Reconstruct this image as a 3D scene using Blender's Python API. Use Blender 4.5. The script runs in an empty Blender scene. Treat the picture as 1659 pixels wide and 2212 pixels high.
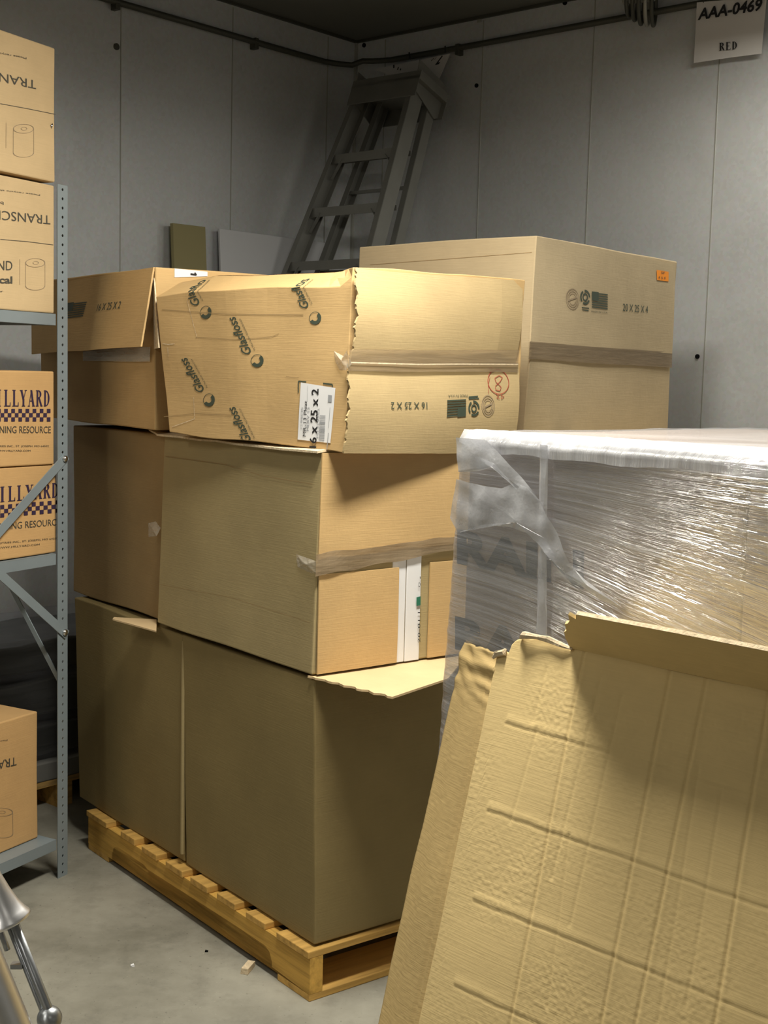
import bpy, bmesh, math, random
from mathutils import Vector, Matrix, noise
from mathutils.bvhtree import BVHTree
random.seed(7)
S = bpy.context.scene
COL = S.collection
PI = math.pi
R = math.radians

# ------------------------------------------------------------------ camera
F, PT, RO = 2800.0, R(6.02), R(-1.48)
CX, CY, CAMZ = 829.5, 1106.0, 1.5

def ray(px, py):
    X = (px - CX) / F; Z = -(py - CY) / F
    c, s = math.cos(RO), math.sin(RO)
    x = X * c + Z * s; z = -X * s + Z * c
    c, s = math.cos(PT), math.sin(PT)
    return Vector((x, c + z * s, -s + z * c))

EYE = Vector((0, 0, CAMZ))
fwd = ray(CX, CY).normalized()
rgt = (ray(CX + F, CY) - ray(CX, CY)).normalized()
upv = (ray(CX, CY - F) - ray(CX, CY)).normalized()
cam = bpy.data.cameras.new('camera')
camo = bpy.data.objects.new('camera', cam)
COL.objects.link(camo)
m = Matrix((rgt, upv, -fwd)).transposed().to_4x4()
m.translation = EYE
camo.matrix_world = m
cam.sensor_fit = 'VERTICAL'; cam.sensor_height = 24.0; cam.lens = 24.0 * F / 2212.0
cam.clip_start = 0.05; cam.clip_end = 60
S.camera = camo

# ------------------------------------------------------------------ world, lights, exposure
S.view_settings.view_transform = 'Standard'
S.view_settings.look = 'None'
S.view_settings.exposure = -0.05
S.view_settings.gamma = 1.0
S.view_settings.use_curve_mapping = False
W = bpy.data.worlds.new('World'); S.world = W; W.use_nodes = True
W.node_tree.nodes['Background'].inputs[0].default_value = (0.5, 0.52, 0.5, 1)
W.node_tree.nodes['Background'].inputs[1].default_value = 0.004

LAMPS = [  # x, y, z, sizeX, sizeY, rotz, watts
    (0.10, 2.42, 2.62, 0.75, 0.22, R(40), 78),
    (1.20, 4.18, 2.80, 0.55, 0.20, R(40), 13),
    (-2.05, 1.55, 2.62, 1.2, 0.08, R(40), 17),
    (0.60, -1.20, 2.74, 1.2, 0.30, R(-50), 4),
]

# ------------------------------------------------------------------ geometry frames
def atY(px, py, Y):
    r = ray(px, py); return EYE + r * (Y / r.y)
def onz(px, py, z):
    r = ray(px, py); return EYE + r * ((z - CAMZ) / r.z)
def onpl(px, py, p0, n):
    r = ray(px, py); return EYE + r * ((p0 - EYE).dot(n) / r.dot(n))

PY = R(52.0)
A = Vector((-math.cos(PY), math.sin(PY), 0)); B = Vector((math.sin(PY), math.cos(PY), 0))
C0 = Vector((-0.149, 2.969, 0.0))                    # near corner of the pallet on the floor
K = Vector((-0.187, 6.30, 0.0))                      # far room corner
tw = R(40.85)
DL = Vector((-math.sin(tw), -math.cos(tw), 0))       # along left wall, from the corner
DR = Vector((math.cos(tw), -math.sin(tw), 0))        # along right wall, from the corner
CEIL = 3.06
SP = Vector((-0.924, 3.703, 0.0)); tsh = R(27.7)     # shelf post on the floor
SD = Vector((-math.sin(tsh), -math.cos(tsh), 0)); SB = Vector((-math.cos(tsh), math.sin(tsh), 0))
W0 = Vector((0.129, 2.40, 0.0))                      # far left corner of wrapped load
HD = Vector((0.685, -0.729, 0)).normalized()         # along the front of the wrapped load
HN = Vector((-0.729, -0.685, 0)).normalized()        # its outward normal
UP = Vector((0, 0, 1))
def pab(a, b, z=0.0): return C0 + A * a + B * b + UP * z

# ------------------------------------------------------------------ materials
def nm(name):
    mt = bpy.data.materials.new(name); mt.use_nodes = True
    nt = mt.node_tree; return mt, nt, nt.nodes, nt.links, nt.nodes['Principled BSDF']

def tex_coord(N, L, scale=(1, 1, 1), kind='Object', rot=(0, 0, 0)):
    tc = N.new('ShaderNodeTexCoord'); mp = N.new('ShaderNodeMapping')
    mp.inputs['Scale'].default_value = scale; mp.inputs['Rotation'].default_value = rot
    L.new(tc.outputs[kind], mp.inputs[0]); return mp.outputs[0]

def noise_n(N, L, vec, scale, detail=3, rough=.55):
    n = N.new('ShaderNodeTexNoise'); n.inputs['Scale'].default_value = scale
    n.inputs['Detail'].default_value = detail; n.inputs['Roughness'].default_value = rough
    L.new(vec, n.inputs['Vector']); return n.outputs['Fac']

def ramp(N, L, fac, stops):
    r = N.new('ShaderNodeValToRGB'); e = r.color_ramp.elements
    while len(e) < len(stops): e.new(0.5)
    for i, (p, c) in enumerate(stops):
        e[i].position = p; e[i].color = (*c, 1) if len(c) == 3 else c
    L.new(fac, r.inputs[0]); return r.outputs[0]

def card(name, col, rough=.72, bump=.12, var=.10):
    mt, nt, N, L, P = nm(name)
    v = tex_coord(N, L)
    f = noise_n(N, L, v, 3.5, 5, .6)
    a = tuple(c * (1 - var) for c in col); b = tuple(min(1, c * (1 + var)) for c in col)
    c = ramp(N, L, f, [(.3, a), (.7, b)])
    v2 = tex_coord(N, L, (6, 6, 190))
    g = noise_n(N, L, v2, 2.0, 2)
    mx = N.new('ShaderNodeMixRGB'); mx.blend_type = 'MULTIPLY'; mx.inputs[0].default_value = .10
    L.new(c, mx.inputs[1]); L.new(g, mx.inputs[2]); L.new(mx.outputs[0], P.inputs['Base Color'])
    P.inputs['Roughness'].default_value = rough
    P.inputs['Specular IOR Level'].default_value = .28
    h = noise_n(N, L, v, 60, 3)
    ad = N.new('ShaderNodeMath'); ad.operation = 'ADD'; L.new(g, ad.inputs[0]); L.new(h, ad.inputs[1])
    bp = N.new('ShaderNodeBump'); bp.inputs['Strength'].default_value = bump; bp.inputs['Distance'].default_value = .003
    L.new(ad.outputs[0], bp.inputs['Height']); L.new(bp.outputs[0], P.inputs['Normal'])
    return mt

def plain(name, col, rough=.5, metal=0.0, spec=.5, bump=0, bscale=40, var=0.0, vscale=8):
    mt, nt, N, L, P = nm(name)
    P.inputs['Roughness'].default_value = rough; P.inputs['Metallic'].default_value = metal
    P.inputs['Specular IOR Level'].default_value = spec
    v = tex_coord(N, L)
    f = noise_n(N, L, v, vscale, 4)
    a = tuple(c * (1 - var) for c in col); b = tuple(min(1, c * (1 + var)) for c in col)
    L.new(ramp(N, L, f, [(.3, a), (.7, b)]), P.inputs['Base Color'])
    if bump:
        bp = N.new('ShaderNodeBump'); bp.inputs['Strength'].default_value = bump; bp.inputs['Distance'].default_value = .002
        L.new(noise_n(N, L, v, bscale, 3), bp.inputs['Height']); L.new(bp.outputs[0], P.inputs['Normal'])
    return mt

M = {}
M['kraft_gold'] = card('kraft_gold', (.56, .375, .17))
M['kraft_tan'] = card('kraft_tan', (.47, .375, .235))
M['kraft_low_shaded'] = card('kraft_low_shaded', (.27, .205, .088))  # kraft darkened, puts the shade on the bottom row into its colour
M['kraft_pale'] = card('kraft_pale', (.46, .345, .178))
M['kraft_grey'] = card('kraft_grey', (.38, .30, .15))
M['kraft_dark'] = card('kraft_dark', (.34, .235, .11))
M['kraft_shelf'] = card('kraft_shelf', (.62, .46, .26))
M['kraft_amber'] = card('kraft_amber', (.60, .37, .16))
M['kraft_sheet'] = card('kraft_sheet', (.74, .56, .265), bump=.14)
M['kraft_strip_shaded'] = card('kraft_strip_shaded', (.52, .375, .165), bump=.14)  # same cardboard as the sheet, darkened because the folded strip is lit less
M['kraft_load'] = card('kraft_load', (.40, .32, .26))
M['kraft_edge'] = plain('kraft_edge', (.66, .54, .37), .85, spec=.1, bump=.8, bscale=220, var=.2, vscale=120)
M['ink_green'] = plain('ink_green', (.045, .062, .042), .6)
M['ink_dark'] = plain('ink_dark', (.07, .065, .05), .6)
M['ink_faint'] = plain('ink_faint', (.30, .23, .15), .6)
M['ink_purple'] = plain('ink_purple', (.035, .02, .055), .6)
M['ink_black'] = plain('ink_black', (.012, .012, .014), .5)
M['ink_slate'] = plain('ink_slate', (.045, .05, .065), .5)
M['ink_grey'] = plain('ink_grey', (.30, .31, .33), .6)
M['ink_red'] = plain('ink_red', (.36, .06, .035), .6)
M['paper'] = plain('paper', (.74, .74, .75), .6, spec=.3)
M['paper_sign'] = plain('paper_sign', (.62, .60, .585), .6, spec=.3)
M['sticker_orange'] = plain('sticker_orange', (.85, .27, .01), .6)
M['label_green'] = plain('label_green', (.03, .17, .10), .5)
M['steel_shelf'] = plain('steel_shelf', (.25, .295, .32), .42, metal=.15, bump=.05, var=.05)
M['bolt'] = plain('bolt', (.75, .75, .75), .2, metal=1)
M['hole'] = plain('hole', (.01, .01, .01), .9, spec=0)
M['aluminium'] = plain('aluminium', (.24, .24, .22), .5, metal=.4, bump=.1, bscale=30, var=.08)
M['chrome'] = plain('chrome', (.82, .82, .84), .36, metal=1, bump=.04, bscale=20)
M['rod_steel'] = plain('rod_steel', (.36, .38, .40), .34, metal=.9)
M['white_board'] = plain('white_board', (.66, .67, .70), .6)
M['olive_board'] = plain('olive_board', (.33, .29, .14), .7)
M['conduit'] = plain('conduit', (.07, .07, .055), .55, metal=.3)
M['seam'] = plain('seam', (.42, .42, .38), .45, metal=.4)
M['dark_rubber'] = plain('dark_rubber', (.03, .03, .03), .6)
M['black_plastic'] = plain('black_plastic', (.028, .028, .024), .32, bump=.3, bscale=25)
M['grey_metal'] = plain('grey_metal', (.30, .29, .25), .5, metal=.3)

def galv(name, col):
    mt, nt, N, L, P = nm(name)
    v = tex_coord(N, L)
    vo = N.new('ShaderNodeTexVoronoi'); vo.inputs['Scale'].default_value = 75; L.new(v, vo.inputs['Vector'])
    f = noise_n(N, L, v, 1.3, 4)
    c = ramp(N, L, f, [(.3, tuple(x * .9 for x in col)), (.7, tuple(x * 1.1 for x in col))])
    mx = N.new('ShaderNodeMixRGB'); mx.blend_type = 'OVERLAY'; mx.inputs[0].default_value = .10
    L.new(c, mx.inputs[1]); L.new(vo.outputs['Color'], mx.inputs[2])
    bw = N.new('ShaderNodeHueSaturation'); bw.inputs['Saturation'].default_value = .45
    L.new(mx.outputs[0], bw.inputs['Color']); L.new(bw.outputs[0], P.inputs['Base Color'])
    P.inputs['Metallic'].default_value = .35
    rr = N.new('ShaderNodeMapRange'); rr.inputs['To Min'].default_value = .36; rr.inputs['To Max'].default_value = .5
    L.new(vo.outputs['Distance'], rr.inputs[0]); L.new(rr.outputs[0], P.inputs['Roughness'])
    bp = N.new('ShaderNodeBump'); bp.inputs['Strength'].default_value = .12; bp.inputs['Distance'].default_value = .004
    ad = N.new('ShaderNodeMath'); ad.operation = 'ADD'
    L.new(noise_n(N, L, v, 22, 3), ad.inputs[0]); L.new(noise_n(N, L, v, 2.2, 2), ad.inputs[1])
    L.new(ad.outputs[0], bp.inputs['Height']); L.new(bp.outputs[0], P.inputs['Normal'])
    return mt
M['galvanised'] = galv('galvanised', (.60, .63, .655))
M['ceiling'] = plain('ceiling_panel', (.14, .14, .12), .7, bump=.1)

def concrete():
    mt, nt, N, L, P = nm('concrete')
    v = tex_coord(N, L)
    a = noise_n(N, L, v, 2.2, 6, .65)
    c = ramp(N, L, a, [(.28, (.17, .16, .125)), (.5, (.275, .262, .215)), (.72, (.36, .345, .285))])
    b = noise_n(N, L, v, 9, 5, .7)
    d = ramp(N, L, b, [(.32, (.62, .62, .62)), (.5, (1, 1, 1)), (1, (1.0, 1.0, 1.0))])
    mx = N.new('ShaderNodeMixRGB'); mx.blend_type = 'MULTIPLY'; mx.inputs[0].default_value = .45
    L.new(c, mx.inputs[1]); L.new(d, mx.inputs[2])
    sp = noise_n(N, L, v, 95, 2)
    e = ramp(N, L, sp, [(.0, (.5, .5, .5)), (.27, (.55, .55, .55)), (.33, (1, 1, 1)), (.72, (1, 1, 1)), (.76, (1.5, 1.5, 1.4))])
    m2 = N.new('ShaderNodeMixRGB'); m2.blend_type = 'MULTIPLY'; m2.inputs[0].default_value = .7
    L.new(mx.outputs[0], m2.inputs[1]); L.new(e, m2.inputs[2]); L.new(m2.outputs[0], P.inputs['Base Color'])
    P.inputs['Roughness'].default_value = .75; P.inputs['Specular IOR Level'].default_value = .25
    bp = N.new('ShaderNodeBump'); bp.inputs['Strength'].default_value = .25; bp.inputs['Distance'].default_value = .003
    L.new(b, bp.inputs['Height']); L.new(bp.outputs[0], P.inputs['Normal'])
    return mt
M['concrete'] = concrete()

def wood(name, col, rot=0.0):
    mt, nt, N, L, P = nm(name)
    v = tex_coord(N, L, (1, 1, 1), rot=(0, 0, rot))
    m2_ = N.new('ShaderNodeMapping'); m2_.inputs['Scale'].default_value = (1.5, 26, 26)
    L.new(v, m2_.inputs[0]); v = m2_.outputs[0]
    f = noise_n(N, L, v, 1.6, 5, .6)
    c = ramp(N, L, f, [(.25, tuple(x * .5 for x in col)), (.5, col), (.75, tuple(min(1, x * 1.25) for x in col))])
    L.new(c, P.inputs['Base Color']); P.inputs['Roughness'].default_value = .75
    P.inputs['Specular IOR Level'].default_value = .2
    bp = N.new('ShaderNodeBump'); bp.inputs['Strength'].default_value = .4; bp.inputs['Distance'].default_value = .002
    L.new(f, bp.inputs['Height']); L.new(bp.outputs[0], P.inputs['Normal'])
    return mt
# object x axis of the grain follows A (angle of A = 180-52 deg)
M['pine_a'] = wood('pine_stringer', (.64, .38, .09), R(52))
M['pine_b'] = wood('pine_board', (.58, .35, .10), R(-38))

def tape(name, col, a=.35, rough=.15):
    mt, nt, N, L, P = nm(name)
    out = N['Material Output']
    tr = N.new('ShaderNodeBsdfTransparent'); tr.inputs[0].default_value = (.93, .90, .84, 1)
    mx = N.new('ShaderNodeMixShader')
    v = tex_coord(N, L, (3, 3, 30)); f = noise_n(N, L, v, 3, 3)
    mr = N.new('ShaderNodeMapRange'); mr.inputs['To Min'].default_value = a - .12; mr.inputs['To Max'].default_value = a + .18
    L.new(f, mr.inputs[0]); L.new(mr.outputs[0], mx.inputs[0])
    L.new(tr.outputs[0], mx.inputs[1]); L.new(P.outputs[0], mx.inputs[2]); L.new(mx.outputs[0], out.inputs[0])
    P.inputs['Base Color'].default_value = (*col, 1); P.inputs['Roughness'].default_value = rough
    bp = N.new('ShaderNodeBump'); bp.inputs['Strength'].default_value = .5; bp.inputs['Distance'].default_value = .003
    L.new(f, bp.inputs['Height']); L.new(bp.outputs[0], P.inputs['Normal'])
    return mt
M['tape_brown'] = tape('tape_brown', (.34, .26, .165), .55, .3)
M['tape_thin'] = tape('tape_thin', (.36, .28, .18), .35, .3)
M['tape_clear'] = tape('tape_clear', (.62, .58, .5), .38, .12)

def film(name, lo, hi, streak=(2.5, 2.5, 160), rot=(0, 0, 0), bump=1.0, base=(.86, .87, .92), rough=.16, uvs=False, gloss=.30):
    mt, nt, N, L, P = nm(name)
    out = N['Material Output']
    kind = 'UV' if uvs else 'Object'
    v = tex_coord(N, L, streak, kind, rot); f = noise_n(N, L, v, 1.0, 5, .65)
    v2 = tex_coord(N, L, tuple(x * .28 for x in streak), kind, rot); g = noise_n(N, L, v2, 1.0, 3)
    ad = N.new('ShaderNodeMath'); ad.operation = 'ADD'; L.new(f, ad.inputs[0]); L.new(g, ad.inputs[1])
    mr = N.new('ShaderNodeMapRange'); mr.inputs['From Min'].default_value = .72; mr.inputs['From Max'].default_value = 1.3
    mr.inputs['To Min'].default_value = lo; mr.inputs['To Max'].default_value = hi
    L.new(ad.outputs[0], mr.inputs[0])
    tr = N.new('ShaderNodeBsdfTransparent'); tr.inputs[0].default_value = (.92, .93, .96, 1)
    mx = N.new('ShaderNodeMixShader'); L.new(mr.outputs[0], mx.inputs[0])
    L.new(tr.outputs[0], mx.inputs[1]); L.new(P.outputs[0], mx.inputs[2])
    gl = N.new('ShaderNodeBsdfGlossy'); gl.inputs['Roughness'].default_value = rough
    gl.inputs['Color'].default_value = (1, 1, 1, 1)
    m2 = N.new('ShaderNodeMixShader'); m2.inputs[0].default_value = gloss
    L.new(mx.outputs[0], m2.inputs[1]); L.new(gl.outputs[0], m2.inputs[2]); L.new(m2.outputs[0], out.inputs[0])
    P.inputs['Base Color'].default_value = (*base, 1); P.inputs['Roughness'].default_value = .3
    bp = N.new('ShaderNodeBump'); bp.inputs['Strength'].default_value = bump; bp.inputs['Distance'].default_value = .006
    L.new(f, bp.inputs['Height'])
    L.new(bp.outputs[0], P.inputs['Normal']); L.new(bp.outputs[0], gl.inputs['Normal'])
    return mt
M['film'] = film('stretch_film', .04, .48, (1.3, 120, 1), uvs=True, bump=1.0, rough=.11)
M['film_highlight'] = film('stretch_film_highlight', .3, .85, (1.3, 60, 1), bump=.5, rough=.2)  # white for the painted highlight on the load's top edge
M['film_loose'] = film('stretch_film_loose', .22, .68, (9, 9, 9), bump=.5)
M['film_dark'] = film('stretch_film_dark', .0, .06, (2, 2, 40), bump=.9, gloss=.07)

# ------------------------------------------------------------------ object helpers
def setp(o, label=None, cat=None, group=None, kind=None):
    if label: o['label'] = label
    if cat: o['category'] = cat
    if group: o['group'] = group
    if kind: o['kind'] = kind
    return o

def thing(name, label, cat, loc, group=None, kind=None):
    o = bpy.data.objects.new(name, None); COL.objects.link(o)
    o.location = loc; o.empty_display_size = .1
    return setp(o, label, cat, group, kind)

def rootloc(o):
    l = Vector(o.location)
    while o.parent: o = o.parent; l = l + Vector(o.location)
    return l

def obj(name, verts, faces, mat, parent=None, smooth=False, bevel=0, loc=None, mats=None, fm=None):
    """mesh from WORLD coordinates"""
    base = rootloc(parent) if parent else Vector(loc if loc is not None else (0, 0, 0))
    me = bpy.data.meshes.new(name)
    me.from_pydata([tuple(Vector(v) - base) for v in verts], [], faces)
    me.update()
    o = bpy.data.objects.new(name, me); COL.objects.link(o)
    if parent: o.parent = parent
    else: o.location = base
    for mm in (mats or [mat]): me.materials.append(mm)
    if fm:
        for p, i in zip(me.polygons, fm): p.material_index = i
    if smooth:
        for p in me.polygons: p.use_smooth = True
    if bevel:
        b = o.modifiers.new('Bevel', 'BEVEL'); b.width = bevel; b.segments = 2; b.limit_method = 'ANGLE'; b.angle_limit = R(35)
    return o

def bmobj(name, bm, mat, parent=None, smooth=False, bevel=0, loc=None):
    bmesh.ops.recalc_face_normals(bm, faces=bm.faces)
    v = [x.co.copy() for x in bm.verts]; bm.verts.index_update()
    f = [[a.index for a in g.verts] for g in bm.faces]
    bm.free()
    return obj(name, v, f, mat, parent, smooth, bevel, loc)

def hexa(bm, c):
    """c: 4 bottom + 4 top corners"""
    vs = [bm.verts.new(p) for p in c]
    for f in ((0, 3, 2, 1), (4, 5, 6, 7), (0, 1, 5, 4), (1, 2, 6, 5), (2, 3, 7, 6), (3, 0, 4, 7)):
        bm.faces.new([vs[i] for i in f])
    return vs

def slab(bm, o, x, y, z):
    """box from corner o with edge vectors"""
    return hexa(bm, [o, o + x, o + x + y, o + y, o + z, o + x + z, o + x + y + z, o + y + z])

def beam(bm, p, q, w, h, side=None):
    d = (q - p).normalized()
    s = side if side is not None else d.cross(UP)
    if s.length < 1e-4: s = Vector((1, 0, 0))
    s = s.normalized(); t = s.cross(d).normalized()
    return hexa(bm, [p - s * w / 2 - t * h / 2, p + s * w / 2 - t * h / 2, q + s * w / 2 - t * h / 2, q - s * w / 2 - t * h / 2,
                     p - s * w / 2 + t * h / 2, p + s * w / 2 + t * h / 2, q + s * w / 2 + t * h / 2, q - s * w / 2 + t * h / 2])

def tube(bm, pts, r, n=10, cap=True):
    rs = r if isinstance(r, (list, tuple)) else [r] * len(pts)
    rings = []
    prev = None
    for i, p in enumerate(pts):
        d = (pts[min(i + 1, len(pts) - 1)] - pts[max(i - 1, 0)]).normalized()
        s = d.cross(prev) if prev is not None and d.cross(prev).length > 1e-3 else d.cross(UP)
        if prev is None:
            if s.length < 1e-3: s = d.cross(Vector((1, 0, 0)))
            s = s.normalized(); t = s.cross(d).normalized()
        else:
            t = (prev - d * prev.dot(d)).normalized(); s = d.cross(t).normalized()
        prev = t
        rings.append([bm.verts.new(p + s * math.cos(2 * PI * k / n) * rs[i] + t * math.sin(2 * PI * k / n) * rs[i]) for k in range(n)])
    for a, b in zip(rings, rings[1:]):
        for k in range(n): bm.faces.new((a[k], a[(k + 1) % n], b[(k + 1) % n], b[k]))
    if cap:
        bm.faces.new(rings[0]); bm.faces.new(rings[-1])

def wob(p, amp, fr=3.0, seed=0):
    return noise.noise_vector(Vector(p) * fr + Vector((seed * 7.3, seed * 3.1, seed))) * amp

def carton_body(c, n=10, amp=.004, fr=3.0, seed=0, warp=None):
    """subdivided six-faced box through the corners c (4 bottom, 4 top), gently dented"""
    bm = bmesh.new(); key = {}
    def V(i, j, k):
        if (i, j, k) in key: return key[(i, j, k)]
        u, v, w = i / n, j / n, k / n
        p = ((c[0] * (1 - u) + c[1] * u) * (1 - v) + (c[3] * (1 - u) + c[2] * u) * v) * (1 - w) + \
            ((c[4] * (1 - u) + c[5] * u) * (1 - v) + (c[7] * (1 - u) + c[6] * u) * v) * w
        if warp: p = warp(u, v, w, p)
        p = p + wob(p, amp, fr, seed)
        key[(i, j, k)] = bm.verts.new(p); return key[(i, j, k)]
    for i in range(n):
        for j in range(n):
            bm.faces.new((V(i, j, 0), V(i, j + 1, 0), V(i + 1, j + 1, 0), V(i + 1, j, 0)))
            bm.faces.new((V(i, j, n), V(i + 1, j, n), V(i + 1, j + 1, n), V(i, j + 1, n)))
            bm.faces.new((V(i, 0, j), V(i + 1, 0, j), V(i + 1, 0, j + 1), V(i, 0, j + 1)))
            bm.faces.new((V(i, n, j), V(i, n, j + 1), V(i + 1, n, j + 1), V(i + 1, n, j)))
            bm.faces.new((V(0, i, j), V(0, i, j + 1), V(0, i + 1, j + 1), V(0, i + 1, j)))
            bm.faces.new((V(n, i, j), V(n, i + 1, j), V(n, i + 1, j + 1), V(n, i, j + 1)))
    bmesh.ops.recalc_face_normals(bm, faces=bm.faces)
    return bm

def bvh_of(o):
    l = rootloc(o); me = o.data
    return BVHTree.FromPolygons([v.co + l for v in me.vertices], [list(p.vertices) for p in me.polygons])

def carton(name, label, c, mat, seed=0, amp=.004, n=10, cat='box', group=None, warp=None, fr=3.0):
    base = (c[0] + c[1] + c[2] + c[3]) / 4
    base.z = min(p.z for p in c[:4])
    r = thing(name, label, cat, base, group)
    b = bmobj('body', carton_body(c, n, amp, fr, seed, warp), M[mat], r, False, .004)
    b.data.polygons.foreach_set('use_smooth', [False] * len(b.data.polygons))
    return r, bvh_of(b)

class Face:
    """a flat face of a carton seen from the camera; drops prints on to it"""
    def __init__(s, bvh, p0, n, off=.0012):
        s.b = bvh; s.p = p0; s.n = n.normalized(); s.off = off
    def at(s, px, py): return onpl(px, py, s.p, s.n)
    def drop(s, p, off=None):
        h = s.b.ray_cast(p + s.n * .12, -s.n, .3) if s.b else (None,)
        q = h[0] if h[0] is not None else p
        return q + s.n * (s.off if off is None else off)

_H = {}
def textmesh(txt, shear=0, bold=0):
    cu = bpy.data.curves.new('t', 'FONT'); cu.body = txt; cu.size = 1; cu.shear = shear; cu.offset = bold; cu.resolution_u = 3
    o = bpy.data.objects.new('t', cu); COL.objects.link(o)
    me = bpy.data.meshes.new_from_object(o)
    vs = [Vector((v.co.x, v.co.y)) for v in me.vertices]; fs = [list(p.vertices) for p in me.polygons]
    bpy.data.objects.remove(o); bpy.data.meshes.remove(me)
    x0 = min(v.x for v in vs); x1 = max(v.x for v in vs)
    cap = .69
    return [((v.x - x0) / (x1 - x0), v.y / cap) for v in vs], fs

def serif(txt):
    """condensed serif capitals in a unit cell: list of polygons per letter"""
    T, t, s = .26, .09, .05
    def bar(x0, x1, y0, y1): return [(x0, y0), (x1, y0), (x1, y1), (x0, y1)]
    def sf(x, y, w=.36): return bar(x - w / 2, x + w / 2, y, y + s)
    def dia(x0, y0, x1, y1, w): return [(x0 - w / 2, y0), (x0 + w / 2, y0), (x1 + w / 2, y1), (x1 - w / 2, y1)]
    def arc(cx, cy, rx, ry, a0, a1, th, n=10):
        out = []
        for i in range(n):
            a = a0 + (a1 - a0) * i / n; b = a0 + (a1 - a0) * (i + 1) / n
            def q(an, k): return (cx + (rx - k * th * abs(math.cos(an)) - k * .05) * math.cos(an), cy + (ry - k * .07) * math.sin(an))
            out.append([q(a, 0), q(b, 0), q(b, 1), q(a, 1)])
        return out
    G = {
        'I': [bar(.37, .63, 0, 1), sf(.5, 0, .46), sf(.5, .95, .46)],
        'L': [bar(.2, .44, 0, 1), sf(.3, 0, .44), sf(.3, .95, .44), bar(.3, .9, 0, .06), [(.78, .0), (.92, 0), (.92, .25), (.86, .25)]],
        'H': [bar(.1, .32, 0, 1), bar(.68, .9, 0, 1), bar(.3, .7, .48, .54), sf(.2, 0), sf(.2, .95), sf(.8, 0), sf(.8, .95)],
        'Y': [dia(.5, .42, .2, 1, T), dia(.5, .42, .82, 1, t), bar(.38, .62, 0, .46), sf(.5, 0, .44), sf(.2, .95, .4), sf(.82, .95, .32)],
        'A': [dia(.16, 0, .5, 1, t), dia(.8, 0, .48, 1, T), bar(.28, .68, .3, .36), sf(.15, 0, .3), sf(.8, 0, .38)],
        'R': [bar(.14, .38, 0, 1), sf(.24, 0, .4), sf(.2, .95, .3), *arc(.38, .75, .44, .25, -PI / 2, PI / 2, .2), dia(.84, 0, .5, .52, .24), sf(.86, 0, .26)],
        'D': [bar(.14, .38, 0, 1), sf(.24, 0, .3), sf(.24, .95, .3), *arc(.3, .5, .6, .5, -PI / 2, PI / 2, .2, 14)],
        'E': [bar(.18, .42, 0, 1), bar(.1, .88, 0, .07), bar(.1, .85, .93, 1), bar(.3, .68, .47, .54), bar(.82, .88, 0, .24), bar(.79, .85, .78, 1)],
    }
    vs, fs = [], []
    n = len(txt)
    for i, ch in enumerate(txt):
        for poly in G.get(ch, []):
            k = len(vs)
            vs += [((i + .04 + .92 * x) / n, y) for x, y in poly]; fs.append(list(range(k, k + len(poly))))
    return vs, fs

def place(face, vs, fs, p0, p1, p2, sub=1):
    """map unit 2D mesh (u along p0->p1, v along p0->p2, pixels of the photo on the face plane) to 3D"""
    o = face.at(*p0); U = face.at(*p1) - o; V = face.at(*p2) - o
    return [face.drop(o + U * u + V * v) for u, v in vs], fs

class Print:
    """collects marks; each line of lettering and each drawn mark becomes an object of its own"""
    def __init__(s, name, mat, parent): s.name, s.mat, s.parent, s.u = name, mat, parent, []
    def add(s, vf, new=None):
        """new: name of a unit of its own; None joins the running drawn mark"""
        if new or not s.u or s.u[-1][0] != s.name: s.u.append([new or s.name, [], []])
        nm_, V, Fc = s.u[-1]; k = len(V); V += vf[0]; Fc += [[i + k for i in f] for f in vf[1]]; return s
    def cut(s): s.u.append([s.name, [], []]); return s
    def text(s, face, txt, p0, p1, p2, shear=0, bold=0): return s.add(place(face, *textmesh(txt, shear, bold), p0, p1, p2), 'lettering')
    def serif(s, face, txt, p0, p1, p2): return s.add(place(face, *serif(txt), p0, p1, p2), 'lettering')
    def poly(s, face, pts): return s.add(([face.drop(face.at(*p)) for p in pts], [list(range(len(pts)))]))
    def line(s, face, pts, w):
        q = [face.at(*p) for p in pts]
        n_ = max(1, int(len(q) > 1)); V, Fc = [], []
        for a, b in zip(q, q[1:]):
            k = max(1, int((b - a).length / .03))
            for i in range(k):
                e, g = a + (b - a) * (i / k), a + (b - a) * ((i + 1) / k)
                d = (b - a).normalized(); t = d.cross(face.n).normalized() * w / 2
                j = len(V); V += [face.drop(x) for x in (e - t, g - t, g + t, e + t)]; Fc.append([j, j + 1, j + 2, j + 3])
        if s.name in ('crease', 'seam_edge', 'hanging_wire'): s.cut()
        return s.add((V, Fc))
    def ring(s, face, c, rx, ry, w, a0=0, a1=2 * PI, n=28, fill=False):
        v = []
        for i in range(n + 1):
            a = a0 + (a1 - a0) * i / n
            for k in (1, (1 - w) if not fill else 0):
                v.append(face.drop(face.at(c[0] + rx * k * math.cos(a), c[1] + ry * k * math.sin(a))))
        return s.add((v, [[2 * i, 2 * i + 2, 2 * i + 3, 2 * i + 1] for i in range(n)]))
    def build(s, label=None):
        for nm_, V, Fc in s.u:
            if not V: continue
            o = obj(nm_, V, Fc, M[s.mat], s.parent)
            if label: o['label'] = label

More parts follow.
